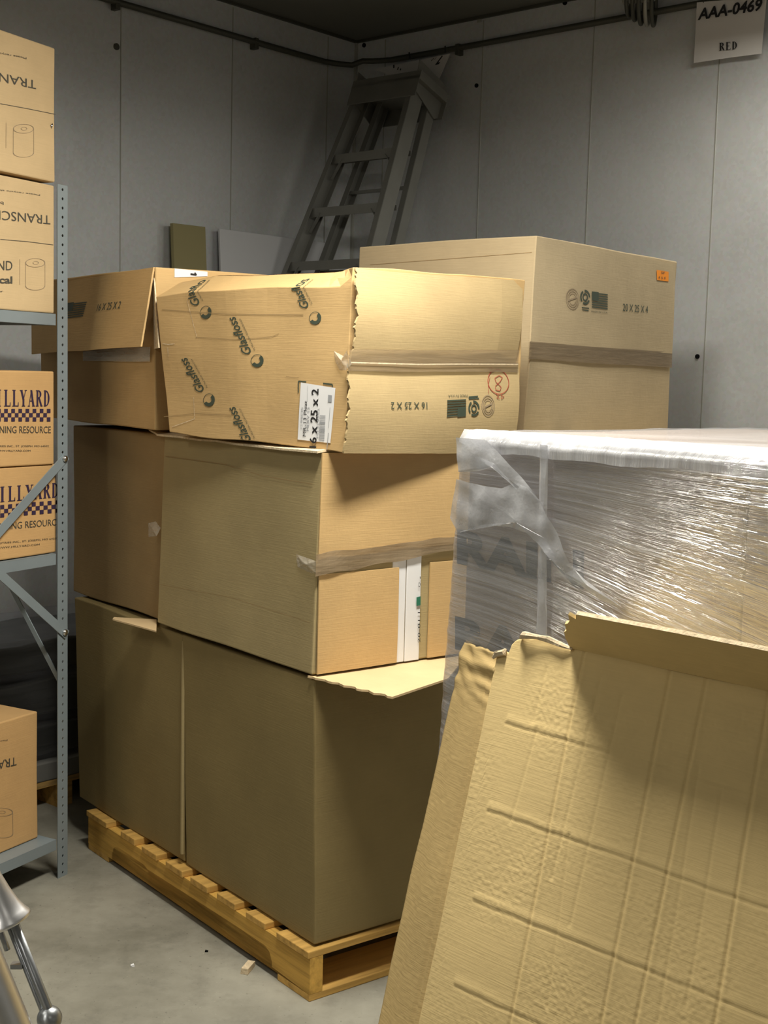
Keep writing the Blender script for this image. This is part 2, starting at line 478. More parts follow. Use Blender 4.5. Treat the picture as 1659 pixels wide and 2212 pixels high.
def panel(name, face_pts, th, mat, parent, nrm, n=(12, 8), ragged=None, amp=.003, seed=1, bevel=0, fr=4.0, bend=None):
    """cardboard panel between four world corner points (p00,p10,p11,p01); thick along -nrm"""
    bm = bmesh.new(); p00, p10, p11, p01 = face_pts
    nu, nv = n; top = []; bot = []
    for j in range(nv + 1):
        r1, r2 = [], []
        for i in range(nu + 1):
            u, v = i / nu, j / nv
            if ragged: u, v = ragged(u, v)
            p = (p00 * (1 - u) + p10 * u) * (1 - v) + (p01 * (1 - u) + p11 * u) * v
            p = p + wob(p, amp, fr, seed)
            if bend: p = p + bend(u, v)
            r1.append(bm.verts.new(p)); r2.append(bm.verts.new(p - nrm * th))
        top.append(r1); bot.append(r2)
    for j in range(nv):
        for i in range(nu):
            bm.faces.new((top[j][i], top[j][i + 1], top[j + 1][i + 1], top[j + 1][i]))
            bm.faces.new((bot[j][i], bot[j + 1][i], bot[j + 1][i + 1], bot[j][i + 1]))
    for i in range(nu):
        bm.faces.new((top[0][i], bot[0][i], bot[0][i + 1], top[0][i + 1]))
        bm.faces.new((top[nv][i], top[nv][i + 1], bot[nv][i + 1], bot[nv][i]))
    for j in range(nv):
        bm.faces.new((top[j][0], top[j + 1][0], bot[j + 1][0], bot[j][0]))
        bm.faces.new((top[j][nu], bot[j][nu], bot[j + 1][nu], top[j + 1][nu]))
    o = bmobj(name, bm, M[mat], parent)
    return o

# ------------------------------------------------------------------ room shell
LW, RW = 7.6, 7.2
r0, r1, r2, r3 = K, K + DL * LW, K + DL * LW + DR * RW, K + DR * RW
def quad(name, pts, mat, t, nrm):
    o = obj(name, pts + [p - nrm * t for p in pts],
            [[0, 1, 2, 3], [7, 6, 5, 4], [0, 4, 5, 1], [1, 5, 6, 2], [2, 6, 7, 3], [3, 7, 4, 0]], M[mat])
    o['kind'] = 'structure'; return o
quad('floor', [r0, r1, r2, r3], 'concrete', .1, UP)
quad('ceiling', [p + UP * CEIL for p in (r0, r3, r2, r1)], 'ceiling', .1, -UP)
quad('wall_left', [r0, r1, r1 + UP * CEIL, r0 + UP * CEIL], 'galvanised', .1, DR)
quad('wall_back', [r3, r0, r0 + UP * CEIL, r3 + UP * CEIL], 'galvanised', .1, DL)
quad('wall_right', [r2, r3, r3 + UP * CEIL, r2 + UP * CEIL], 'galvanised', .1, -DR)
quad('wall_front', [r1, r2, r2 + UP * CEIL, r1 + UP * CEIL], 'galvanised', .1, -DL)
k = 0
def trim(bm):
    global k
    k += 1
    o = bmobj('trim_%d' % k, bm, M['seam']); o['kind'] = 'structure'; return o
for s in [.193 + .5885 * i for i in range(8)]:
    bm = bmesh.new(); slab(bm, K + DL * (s - .002), DL * .004, DR * .0025, UP * (CEIL - .02)); trim(bm)
for s in [.184 + .5625 * i for i in range(9)]:
    bm = bmesh.new(); slab(bm, K + DR * (s - .002), DR * .004, DL * .0025, UP * (CEIL - .02)); trim(bm)
bm = bmesh.new(); slab(bm, K, DR * .012, DL * .012, UP * (CEIL - .005)); trim(bm)        # corner bead
# cover strip under the ceiling
for a_, d_, l_ in ((DL, DR, 5.0), (DR, DL, 5.0)):
    bm = bmesh.new(); slab(bm, K + UP * (CEIL - .012), a_ * l_, d_ * .014, UP * .011)
    o = trim(bm); o.data.materials[0] = M['conduit']

# ------------------------------------------------------------------ lamps in their fixtures
def emis(name, col, st):
    mt, nt, N, L, P = nm(name)
    P.inputs['Emission Color'].default_value = (*col, 1); P.inputs['Emission Strength'].default_value = st
    P.inputs['Base Color'].default_value = (.8, .8, .8, 1); return mt
M['lit_tube'] = emis('lit_tube', (1, .93, .78), 6)
M['fixture'] = plain('fixture_white', (.6, .6, .58), .4)
where = ['just in front of the pallet', 'near the left wall', 'above the wrapped load', 'nearest the camera']
for i, (x, y, z, sx, sy, rz, w) in enumerate(LAMPS):
    r = thing('ceiling_lamp', 'white fluorescent ceiling lamp hanging ' + where[i], 'lamp', (x, y, z), 'fluorescent lamps under the ceiling')
    ux = Vector((math.cos(rz), math.sin(rz), 0)); uy = Vector((-math.sin(rz), math.cos(rz), 0)); c = Vector((x, y, z))
    bm = bmesh.new(); slab(bm, c - ux * (sx / 2 + .04) - uy * (sy / 2 + .01) + UP * .03, ux * (sx + .08), uy * (sy + .02), UP * .07)
    bmobj('housing', bm, M['fixture'], r, bevel=.01)
    for q in (-.07, .07):
        bm = bmesh.new(); tube(bm, [c - ux * sx * .49 + uy * q + UP * .014, c + ux * sx * .49 + uy * q + UP * .014], .013, 12)
        bmobj('fluorescent_tube', bm, M['lit_tube'], r, smooth=True)
    for q in (-.4, .4):
        bm = bmesh.new(); tube(bm, [c + ux * q + UP * .1, c + ux * q + UP * (CEIL - z)], .004, 6)
        bmobj('hanger', bm, M['grey_metal'], r)
    ld = bpy.data.lights.new('lamp_light', 'AREA'); ld.shape = 'RECTANGLE'; ld.size = sx; ld.size_y = sy; ld.energy = w
    ld.color = (1.0, .955, .84)
    lo = bpy.data.objects.new('lamp_light', ld); COL.objects.link(lo); lo.parent = r; lo.location = (0, 0, -.005); lo.rotation_euler = (0, 0, rz)

# ------------------------------------------------------------------ conduit, signs, cable coil, wall plugs
PZ = 2.916
pts = [K + DL * 4.5 + DR * .03, K + DL * .5 + DR * .03]
bm = bmesh.new()
path = [K + DL * 4.5 + DR * .025, K + DL * .45 + DR * .025]
for i in range(1, 9):
    a = (i / 9) * PI / 2; rr = .27
    cc = K + DL * (.025 + rr) + DR * (.025 + rr)
    path.append(cc - DR * rr * math.cos(a) - DL * rr * math.sin(a))
path += [K + DR * .5 + DL * .025, K + DR * 4.0 + DL * .025]
tube(bm, [p + UP * (PZ if i < 6 else PZ + .02) for i, p in enumerate(path)], .0125, 10)
cr = thing('conduit_pipe', 'thin metal conduit pipe running round both walls below the ceiling', 'pipe', K + DL * .4 + DR * .03 + UP * PZ)
bmobj('pipe', bm, M['conduit'], cr, smooth=True)
for a_, n_, s_ in [(DL, DR, .66), (DL, DR, 1.4), (DL, DR, 2.1), (DR, DL, .62), (DR, DL, 1.9), (DR, DL, 2.6)]:
    bm = bmesh.new(); z_ = PZ + (.02 if a_ is DR else 0)
    slab(bm, K + a_ * s_ + UP * (z_ - .03), a_ * .02, n_ * .036, UP * .046)
    bmobj('clip', bm, M['conduit'], cr, bevel=.002)
# cable coil on the right wall
cc = onpl(1372, 12, K + DL * .12, DL)
r = thing('cable_coil', 'coiled cable hanging on the wall pipe at the top of the picture', 'cable', cc)
for i in range(5):
    bm = bmesh.new(); rad = .085 - .006 * abs(i - 2)
    ctr = cc + DR * (.022 * i - .03) - DL * (.01 * i) + UP * (.04 - .01 * i)
    ring = [ctr + UP * rad * math.sin(t * PI / 16) + (DL * .92 + DR * .4).normalized() * rad * math.cos(t * PI / 16) for t in range(33)]
    tube(bm, ring, .008, 8, cap=False)
    bmobj('cable_loop', bm, M['conduit'] if i != 3 else M['grey_metal'], r, smooth=True)
bm = bmesh.new(); beam(bm, cc + UP * .13 + DL * .0, K + DR * ((cc - K).dot(DR)) + UP * (PZ + .02), .012, .012)
tube(bm, [cc - DR * .05 + UP * .03, cc + DR * .08 + UP * .02], .018, 10)
bmobj('hook', bm, M['grey_metal'], r)
# sign AAA-0469 / RED
fp = K + DL * .045
sg = thing('hanging_sign', 'white paper sign hanging high on the right wall, reading AAA-0469 RED', 'sign', onpl(1575, 70, fp, DL))
q = [onpl(*p, fp, DL) for p in ((1499, 136), (1646, 116), (1656, -6), (1505, 6))]
panel('paper', q, .001, 'paper_sign', sg, DL, (8, 8), amp=.004, seed=3)
f = Face(None, fp + DL * .006, DL)
Print('print', 'ink_black', sg).text(f, 'AAA-0469', (1507, 43), (1648, 21), (1506, 20), .25, .03).build()
Print('print', 'ink_black', sg).serif(f, 'RED', (1553, 110), (1594, 106), (1553, 93)).build()
Print('hanging_wire', 'conduit', sg).line(f, [(1520, 6), (1516, -14)], .004).line(f, [(1645, -4), (1642, -20)], .004).build()
# crumpled sign above the ladder
fp = K + DL * .05
sg = thing('hanging_sign', 'creased white paper sign behind the top of the stepladder', 'sign', onpl(905, 150, fp, DL))
q = [onpl(*p, fp, DL) for p in ((937, 196), (972, 116), (972, 115), (806, 150))]
obj('paper', q + [onpl(700 + 165, 163, fp, DL)] + [p - DL * .001 for p in q], [[0, 1, 3, 4], [5, 6, 8], [0, 4, 3, 8, 5], [0, 1, 6, 5]], M['paper_sign'], sg)
f = Face(None, fp + DL * .002, DL)
Print('print', 'ink_black', sg).text(f, '7', (957, 121), (946, 124), (951, 137), .2, .05).text(f, '1 0', (944, 123), (934, 127), (941, 128), .2, .02).line(f, [(851, 140), (851, 147)], .008).cut().line(f, [(861, 145), (859, 151)], .006).cut().line(f, [(866, 148), (865, 152)], .006).build()
Print('clip', 'ink_black', sg).line(f, [(884, 113), (886, 127)], .008).cut().line(f, [(962, 99), (962, 114)], .008).build()
# plugs and small plates on the walls
for lab, px, py, n_, rad, mt, d_ in (
        ('dark round plug in the left wall beside a panel seam', 251, 101, DR, .013, 'conduit', 0),
        ('round black hole plug in the right wall beside the tall carton', 1507, 770, DL, .009, 'hole', 0),
        ('small square plate high on the right wall below the ceiling', 1036, 43, DL, .011, 'seam', 1),
        ('dark bolt head beside the room corner under the ceiling', 787, 98, DL, .010, 'hole', 0),
        ('dark bolt head on the right wall right of the stepladder top', 1030, 185, DL, .009, 'hole', 0),
        ('dark bolt head near the ceiling above the right wall pipe', 1221, 6, DL, .010, 'hole', 0)):
    p = onpl(px, py, K, n_); t_ = UP.cross(n_)
    bm = bmesh.new()
    if d_: slab(bm, p - t_ * rad - UP * rad, t_ * 2 * rad, UP * 2 * rad, n_ * .004)
    else: tube(bm, [p - n_ * .001, p + n_ * .005], rad, 14)
    setp(bmobj('wall_plug', bm, M[mt], loc=p), lab, 'wall plug')

# ------------------------------------------------------------------ boards leaning on the left wall
def board(name, lab, s0, s1, ztl, ztr, mat, off, th=.012):
    bm = bmesh.new()
    hexa(bm, [K + DL * s0 + DR * (off + .14), K + DL * s1 + DR * (off + .14), K + DL * s1 + DR * (off + .14 + th), K + DL * s0 + DR * (off + .14 + th),
              K + DL * s0 + DR * off + UP * ztr, K + DL * s1 + DR * off + UP * ztl, K + DL * s1 + DR * (off + th) + UP * ztl, K + DL * s0 + DR * (off + th) + UP * ztr])
    return setp(bmobj(name, bm, M[mat], loc=K + DL * (s0 + s1) / 2 + DR * (off + .14), bevel=.002), lab, 'board')
board('foam_board', 'white board leaning on the left wall beside the stepladder', .14, .879, 2.103, 2.103, 'white_board', .03)
board('plywood_board', 'narrow olive board leaning on the left wall', .965, 1.14, 2.098, 2.10, 'olive_board', .03, .02)

# ------------------------------------------------------------------ stepladder
lk = .37
LT = onpl(850, 150, K + DL * .22, DL)                # on the front section, near its top
LUv = (-DL * lk + UP).normalized()
LN = DR.cross(LUv).normalized()
if LN.dot(EYE - LT) < 0: LN = -LN
def lad(px, py, off=0.0): return onpl(px, py, LT + LN * off, LN)
ld = thing('step_ladder', 'dull aluminium stepladder leaning in the room corner behind the cartons', 'ladder', (LT - LUv * (LT.z / LUv.z)))
def extend(p, q):           # extend line q->p to the floor
    d = p - q; return p + d * ((.02 - p.z) / d.z)
lt, lb = lad(786, 190), lad(630, 575)
rt, rb = lad(912, 165), lad(818, 525)
lf, rf = extend(lb, lt), extend(rb, rt)
BK = -LN * .02 - DL * .0
def channel(p, q, w, d, inner):
    """C channel: web on the outside, two flanges pointing inwards"""
    bm = bmesh.new(); dd = (q - p).normalized(); s = inner
    beam(bm, p, q, .003, d, s)
    tt = s.cross(dd).normalized()
    for e in (-1, 1):
        beam(bm, p + s * w / 2 + tt * e * d / 2, q + s * w / 2 + tt * e * d / 2, w, .003, s)
    return bm
bmobj('front_rail', channel(lt, lf, .028, .075, DR), M['aluminium'], ld)
bmobj('front_rail', channel(rt, rf, .028, .075, -DR), M['aluminium'], ld)
# rear section, splayed behind
OFF = -LN * .105
def rear(p, sh=0.0): return p + OFF + DR * sh
lt2, lf2 = rear(lt, .03), lf + OFF * 1.9 + DR * .05; rt2, rf2 = rear(rt, -.0), rf + OFF * 1.9 - DR * .02
bmobj('rear_rail', channel(lt2, lf2, .03, .05, DR), M['aluminium'], ld)
bmobj('rear_rail', channel(rt2, rf2, .03, .05, -DR), M['aluminium'], ld)
def along(p, q, t): return p + (q - p) * t
Ltot = (lf - lt).length
for i in range(8):
    zc = None
    t_ = [.0, .0][0]
steps_px = [(722, 332, 870, 313), (672, 452, 838, 435), (622, 570, 800, 553)]
def tz(p, q, z): return (z - p.z) / (q.z - p.z)
z1 = lad(722, 340).z; z2 = lad(672, 452).z; dz = (z1 - lad(622, 570).z) / 2
for i in range(8):
    z = z1 - dz * i
    if z < .15: break
    a_ = along(lt, lf, tz(lt, lf, z)); b_ = along(rt, rf, tz(rt, rf, z))
    bm = bmesh.new()
    fw = Vector((DL.x, DL.y, 0)).normalized()
    slab(bm, a_ + fw * .035, b_ - a_, -fw * .085, UP * .003)                      # tread
    slab(bm, a_ + fw * .035 - UP * .036, b_ - a_, -fw * .003, UP * .036)           # front lip
    slab(bm, a_ - fw * .05 - UP * .022, b_ - a_, -fw * .003, UP * .022)            # rear lip
    bmobj('step', bm, M['aluminium'], ld)
    for p_, q_ in ((a_, DR), (b_, -DR)):
        bm = bmesh.new(); beam(bm, p_ + q_ * .004 + fw * .03 - UP * .1 + q_ * .0, p_ + q_ * .07 + fw * .03 - UP * .02, .018, .003, fw)
        bmobj('step_brace', bm, M['aluminium'], ld)
for i in range(5):
    z = z1 - .15 - dz * 1.5 * i
    if z < .2: break
    bm = bmesh.new(); a_ = along(lt2, lf2, tz(lt2, lf2, z)); b_ = along(rt2, rf2, tz(rt2, rf2, z)); beam(bm, a_, b_, .025, .012)
    bmobj('rear_brace', bm, M['aluminium'], ld)
# top cap with its side plates
capo = lad(779, 200); cape = lad(918, 178)
bm = bmesh.new()
u_ = (cape - capo); 
slab(bm, capo - u_ * .03 - LUv * .01 + LN * .05, u_ * 1.06, -LN * .2, LUv * .04)
slab(bm, capo - u_ * .03 + LN * .05 - LUv * .09, u_ * 1.06, -LN * .004, LUv * .1)
slab(bm, capo - u_ * .03 - LN * .15 - LUv * .09, u_ * 1.06, -LN * .004, LUv * .1)
bmobj('top_cap', bm, M['aluminium'], ld, bevel=.006)
for p_, s_ in ((lt, -1), (rt, 1)):
    bm = bmesh.new(); b0 = p_ + DR * s_ * .006
    vs = [b0 + LN * .05 + LUv * .05, b0 - LN * .15 + LUv * .04, b0 - LN * .17 - LUv * .10, b0 - LN * .13 - LUv * .13, b0 + LN * .03 - LUv * .08]
    a1 = [bm.verts.new(v) for v in vs]; a2 = [bm.verts.new(v + DR * s_ * .004) for v in vs]
    bm.faces.new(a1); bm.faces.new(a2[::-1])
    for i in range(5): bm.faces.new((a1[i], a2[i], a2[(i + 1) % 5], a1[(i + 1) % 5]))
    bmobj('side_plate', bm, M['aluminium'], ld)
for p_ in (lf, rf, lf2, rf2):
    bm = bmesh.new(); slab(bm, Vector((p_.x - .03, p_.y - .04, 0)), Vector((.06, 0, 0)), Vector((0, .08, 0)), UP * .03)
    bmobj('foot_pad', bm, M['dark_rubber'], ld, bevel=.005)

# ------------------------------------------------------------------ pallet
def make_pallet(name, lab, a0, b0, la=1.22, lb=1.02, group=None):
    r = thing(name, lab, 'pallet', pab(a0 + la / 2, b0 + lb / 2), group)
    ZB, ZS, ZT = .018, .108, .127
    for b in (0, lb / 2 - .019, lb - .038):
        bm = bmesh.new()
        pr = [(0, ZB), (.155, ZB)]
        def notch(x0, x1): return [(x0, ZB), (x0 + .0, ZB + .018), (x0 + .012, ZB + .040), (x0 + .035, ZB + .050), (x1 - .035, ZB + .050), (x1 - .012, ZB + .040), (x1, ZB + .018), (x1, ZB)]
        pr = [(0, ZB)] + notch(.165, .41) + notch(la - .41, la - .165) + [(la, ZB), (la, ZS), (0, ZS)]
        f1 = [bm.verts.new(pab(a0 + x, b0 + b, z)) for x, z in pr]; f2 = [bm.verts.new(pab(a0 + x, b0 + b + .038, z)) for x, z in pr]
        bm.faces.new(f1); bm.faces.new(f2[::-1])
        for i in range(len(pr)):
            j = (i + 1) % len(pr); bm.faces.new((f1[i], f2[i], f2[j], f1[j]))
        bmesh.ops.triangulate(bm, faces=bm.faces[:])
        bmobj('stringer', bm, M['pine_a'], r)
    xs = [(0, .14), (.197, .09), (.34, .09), (.475, .09), (.61, .095), (.76, .09), (.90, .09), (1.08, .14)]
    for x, w in xs:
        bm = bmesh.new(); slab(bm, pab(a0 + x, b0 - .004 + random.uniform(-.004, .004), ZS), A * w, B * (lb + .006), UP * (ZT - ZS + random.uniform(-.002, .002)))
        bmobj('deck_board', bm, M['pine_b'], r, bevel=.002)
    for x, w, ib in [(0, .14, 0), (.56, .10, .05), (1.08, .14, 0)]:
        bm = bmesh.new(); slab(bm, pab(a0 + x, b0 + ib, 0.0), A * w, B * (lb - 2 * ib), UP * ZB)
        bmobj('bottom_board', bm, M['pine_b'], r, bevel=.002)
    return r
make_pallet('wooden_pallet', 'yellow pine pallet on the concrete under the stack of big cartons', 0, 0)
# knot hole mark on the near stringer
PT_Z = .1315
make_pallet('wooden_pallet', 'pine pallet standing behind, under the rear cartons beside the back wall', 0, 1.06, 1.22, .9)

# ------------------------------------------------------------------ carton stack
def abox(a0, a1, b0, b1, z0, z1, dz=0):
    return [pab(a0, b0, z0), pab(a1, b0, z0), pab(a1, b1, z0), pab(a0, b1, z0), pab(a0, b0, z1), pab(a1, b0, z1), pab(a1, b1, z1), pab(a0, b1, z1)]
def fL(bvh, b=0.0, off=.0012): return Face(bvh, pab(0, b), -B, off)
def fR(bvh, a=0.0, off=.0012): return Face(bvh, pab(a, 0), -A, off)
Z1, Z2 = .782, 1.322
# lower row
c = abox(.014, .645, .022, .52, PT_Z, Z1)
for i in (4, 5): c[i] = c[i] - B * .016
lowf, bv = carton('shipping_carton', 'large plain kraft carton at the pallet front, bottom row, with open flap', c, 'kraft_low_shaded', 1, .005)
f = Face(None, pab(0, 0, Z1 + .006), UP)
g = [onz(673, 1466, Z1 + .012), onz(850, 1503, Z1 + .006), onz(947, 1468, Z1 + .008), onz(947, 1410, Z1 + .012)]
g[0] = pab(.026, -.004, Z1 + .012); g[3] = pab(.026, .50, Z1 + .012); g[2] = g[2] + B * .03
fl = panel('flap', [g[0], g[1], g[2], g[3]], .005, 'kraft_shelf', lowf, UP, (20, 14), amp=.003,
           ragged=lambda u, v: (u, v if v > 0 else (.015 * math.sin(u * 37) + .012 * math.sin(u * 91))))
fl['label'] = 'pale inner side of the open flap'
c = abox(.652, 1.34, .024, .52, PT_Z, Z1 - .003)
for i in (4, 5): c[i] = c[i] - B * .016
lowl, bv = carton('shipping_carton', 'large plain kraft carton on the pallet, bottom row, beside the shelf post', c, 'kraft_low_shaded', 2, .006)
q = [onz(243, 1337, Z1 + .006), onz(338, 1363, Z1 + .006), onz(338, 1338, Z1 + .008), onz(246, 1333, Z1 + .006)]
panel('flap', q, .004, 'kraft_shelf', lowl, UP, (8, 3), amp=.001)['label'] = 'pale flap edge poking out at its top'
bm = bmesh.new()
tube(bm, [pab(.6475, .014, PT_Z + .03), pab(.6475, .012, Z1 - .1), pab(.648, .014, Z1 - .02)], .006, 6)
bmobj('corner_fold', bm, M['kraft_grey'], lowl)
for nme, a0, a1 in (('shipping_carton', .03, .64), ('shipping_carton', .65, 1.30)):
    carton(nme, 'plain kraft carton in the bottom row, hidden behind the front ones, ' + ('right' if a0 < .1 else 'left'), abox(a0, a1, .53, 1.01, PT_Z, Z1 - .004), 'kraft_grey', 3, .003, 6)
# middle row front
MF0 = Z1 + .014
def bow(u, v, w, p): return p
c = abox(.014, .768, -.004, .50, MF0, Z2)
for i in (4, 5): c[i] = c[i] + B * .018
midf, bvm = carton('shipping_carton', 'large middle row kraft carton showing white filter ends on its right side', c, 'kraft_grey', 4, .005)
f = fR(bvm, .014)
# upper flap of its right side
up0, up1 = .0, .48
def sidept(a, b, z): return pab(a, b, z)
fp_ = panel('flap', [pab(.009, .006, 1.072), pab(.009, .49, 1.085), pab(.009, .49, Z2 - .004), pab(.009, .012, Z2 - .004)], .004, 'kraft_gold', midf, -A, (14, 8), amp=.003, seed=5)
fp2 = panel('flap', [pab(.006, .008, MF0 + .004), pab(.006, .245, MF0 + .004), pab(.006, .245, 1.035), pab(.006, .008, 1.035)], .004, 'kraft_gold', midf, -A, (12, 8), amp=.002, seed=6)
fp3 = panel('flap', [pab(.006, .345, MF0 + .004), pab(.006, .49, MF0 + .004), pab(.006, .49, 1.04), pab(.006, .345, 1.04)], .004, 'kraft_gold', midf, -A, (8, 8), amp=.002, seed=6)
# white filter ends seen between the flaps
f2 = Face(None, pab(.0085, 0), -A)
x_a, x_b, x_c = f2.at(848, 1330), f2.at(877, 1330), f2.at(908, 1330)
def bz(p): return (p - C0).dot(B)
for i, (s0, s1) in enumerate(((bz(x_a), bz(x_b) - .001), (bz(x_b) + .001, bz(x_c)))):
    bm = bmesh.new(); slab(bm, pab(.012 - .002 * i, s0, MF0 + .002), B * (s1 - s0), A * .004, UP * (1.072 - MF0))
    bmobj('filter_end', bm, M['paper'], midf, bevel=.001)['label'] = 'white filter frame showing in the gap'
fw_ = Face(None, pab(.0075, 0), -A)
Print('print', 'label_green', midf).poly(fw_, [(851, 1291), (859, 1306), (850, 1320)]).poly(fw_, [(899, 1290), (908, 1288), (908, 1307), (899, 1309)]).build('green print on white')
Print('print', 'ink_black', midf).text(fw_, '20-81.1', (907, 1388), (907, 1322), (902, 1388)).text(fw_, 'Q', (907, 1268), (907, 1258), (903, 1268)).line(fw_, [(907, 1250), (907, 1245)], .002).build('black print on white')
# tape band, sagging, with its torn end on the left face
tp = panel('packing_tape', [pab(.002, -.006, 1.033), pab(.001, .44, 1.07), pab(.001, .44, 1.105), pab(.002, -.006, 1.085)], .0008, 'tape_brown', midf, -A, (24, 4), amp=.006, seed=8, fr=14)
fl_ = Face(bvm, pab(0, 0), -B, .003)
def tri(name, mat, pts, face, parent, lab=None, sub=6, amp=.004):
    q = [face.drop(face.at(*p)) for p in pts]
    cen = sum(q, Vector()) / len(q) + face.n * .004
    o = obj(name, q + [cen], [[i, (i + 1) % len(q), len(q)] for i in range(len(q))], M[mat], parent, True)
    s_ = o.modifiers.new('s', 'SUBSURF'); s_.subdivision_type = 'SIMPLE'; s_.levels = s_.render_levels = 3
    d_ = bpy.data.textures.get('crinkle') or bpy.data.textures.new('crinkle', 'CLOUDS'); d_.noise_scale = .012
    m_ = o.modifiers.new('d', 'DISPLACE'); m_.texture = d_; m_.strength = amp; m_.mid_level = .3
    if lab: o['label'] = lab
    return o
tri('tape_end', 'tape_clear', [(636, 1197), (664, 1206), (684, 1212), (686, 1240), (668, 1238), (640, 1224)], fl_, midf, 'shiny crumpled tape end')
tri('tape_end', 'tape_clear', [(322, 1130), (338, 1126), (345, 1140), (340, 1158), (322, 1160)], fl_, midf, 'shiny scrap of tape')
# its creases
Print('crease', 'kraft_dark', midf).line(fl_, [(350, 985), (480, 1003), (560, 1028), (668, 1046)], .0016).line(fl_, [(348, 1262), (500, 1290), (670, 1345)], .0012).build()
# light rim flap along its top
panel('top_edge_flap', [pab(.010, -.004, Z2 - .001), pab(.78, -.004, Z2 + .0), pab(.95, .06, Z2 + .007), pab(.02, .05, Z2 + .005)], .005, 'kraft_edge', midf, UP, (26, 3), amp=.004, seed=9, fr=7)['label'] = 'pale torn rim along its top edge'
# dark carton left of it
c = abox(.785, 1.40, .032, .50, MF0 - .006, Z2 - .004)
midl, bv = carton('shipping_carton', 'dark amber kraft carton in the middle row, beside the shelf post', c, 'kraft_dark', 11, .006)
carton('shipping_carton', 'plain kraft carton in the middle row, hidden behind, right', abox(.014, .70, .515, 1.0, MF0, Z2 - .003), 'kraft_grey', 12, .003, 6)
carton('shipping_carton', 'plain kraft carton in the middle row, hidden behind, left', abox(.71, 1.30, .515, 1.0, MF0, Z2 - .003), 'kraft_grey', 13, .003, 6)
# stack on the rear pallet
carton('shipping_carton', 'plain kraft carton at the bottom of the rear pallet', abox(.03, .85, 1.08, 1.93, PT_Z, .72), 'kraft_tan', 14, .003, 6)
carton('shipping_carton', 'plain kraft carton on the rear pallet directly under the tall carton', abox(.04, .84, 1.08, 1.92, .721, 1.318), 'kraft_tan', 15, .003, 6)

# ---- top left carton
Q = atY(334, 930, 3.56); Q.z = Z2 + .012
yl = R(55.0); A3 = Vector((-math.cos(yl), math.sin(yl), 0)); B3 = Vector((math.sin(yl), math.cos(yl), 0))
L3, W3 = .88, .45
zt = atY(332, 575, 3.56).z
c = [Q, Q + A3 * L3, Q + A3 * L3 + B3 * W3, Q + B3 * W3]; c = c + [p + UP * (zt - Q.z) for p in c]
topl, bvt = carton('shipping_carton', 'kraft carton with drooping flap marked 16 X 25 X 2 beside the shelf post', c, 'kraft_gold', 21, .005)
n3 = -B3
o3 = n3 * .004
def tl(a, z, o=.004): return Q + A3 * a + n3 * o + UP * (z - Q.z)
fA = Face(None, Q + n3 * .03, n3)
def t3(px, py, off): return onpl(px, py, Q + n3 * off, n3)
zb_ = t3(303, 748, .05)
fpn = panel('flap', [t3(68, 766, .045), t3(303, 748, .05), t3(330, 577, .006), t3(68, 622, .006)], .005, 'kraft_gold', topl, n3, (20, 12), amp=.003, seed=22)
bfl = bvh_of(fpn)
fF = Face(bfl, t3(200, 660, .03), n3, .0015)
Print('print', 'ink_green', topl).text(fF, '16 X 25 X 2', (206, 671.5), (257, 666), (207, 656)).build('faint size print')
def flag(pr, face, p00, p10, p11, p01, flip=False, n=7):
    """stars block upper left, stripes; corners bottom-left, bottom-right, top-right, top-left"""
    def L2(u, v):
        x = (p00[0] * (1 - u) + p10[0] * u) * (1 - v) + (p01[0] * (1 - u) + p11[0] * u) * v
        y = (p00[1] * (1 - u) + p10[1] * u) * (1 - v) + (p01[1] * (1 - u) + p11[1] * u) * v
        return (x, y)
    for i in range(n):
        v0 = i / n; v1 = v0 + .55 / n; u0 = .42 if v0 > .5 else 0
        pr.poly(face, [L2(u0, v0), L2(1, v0), L2(1, v1), L2(u0, v1)])
    pr.poly(face, [L2(0, .5), L2(.44, .5), L2(.44, 1), L2(0, 1)])
    return pr
flag(Print('print', 'ink_green', topl), fF, (130, 690), (178, 683), (181, 649), (132, 655)).build('green flag print')
flap2 = panel('inner_flap', [t3(330, 755, -.006) + B3 * .0, t3(342, 752, .03), t3(332, 600, .003), t3(326, 600, .0)], .004, 'kraft_edge', topl, n3, (3, 8), amp=.001)
tpn = panel('packing_tape', [tl(.02, 1.52, .007), tl(.5, 1.52, .007), tl(.5, 1.56, .007), tl(.02, 1.56, .007)], .001, 'tape_clear', topl, n3, (10, 3), amp=.002)
# top face label at the right side
fB = Face(bvt, Q, -A3, .0015)
lp = [(376, 597), (447, 597), (447, 588), (376, 580)]
Print('label_sticker', 'paper', topl).poly(fB, [(376, 599), (447, 597), (447, 587), (376, 580)]).build('white label')
fB2 = Face(bvt, Q, -A3, .0025)
Print('print', 'ink_black', topl).line(fB2, [(410, 592), (423, 594)], .005).line(fB2, [(419, 589), (423, 594)], .004).build()

# ---- tall back right carton
P = atY(1160, 508, 3.66); zt = P.z
Pr = onz(1463, 565, zt); Pl = onz(775, 533, zt)
db = (Pr - P); da = (Pl - P)
db = Vector((db.x, db.y, 0)); da = Vector((da.x, da.y, 0))
lb_ = min(db.length, .80)
Pr = P + db; Pl = P + da
P.z = Z2 + .002
t4 = P.copy()
tilt = 0.0
c = [P, P + da, P + da + db, P + db]; c = [c[0], c[1], c[2], c[3]]
lowcorner = atY(1130, 990, 3.66); sh = Vector((lowcorner.x - P.x, 0, 0)) * .6
c = [Vector((p.x, p.y, Z2 + .003)) + sh for p in c] + [Vector((p.x, p.y, zt)) for p in c]
backr, bvb = carton('shipping_carton', 'tall kraft carton marked 20 X 25 X 4 with an orange sticker', c, 'kraft_tan', 31, .004)
nb = (c[3] - c[0]).cross(c[4] - c[0]).normalized()
if nb.dot(EYE - P) < 0: nb = -nb
na = (c[1] - c[0]).cross(c[4] - c[0]).normalized()
if na.dot(EYE - P) < 0: na = -na
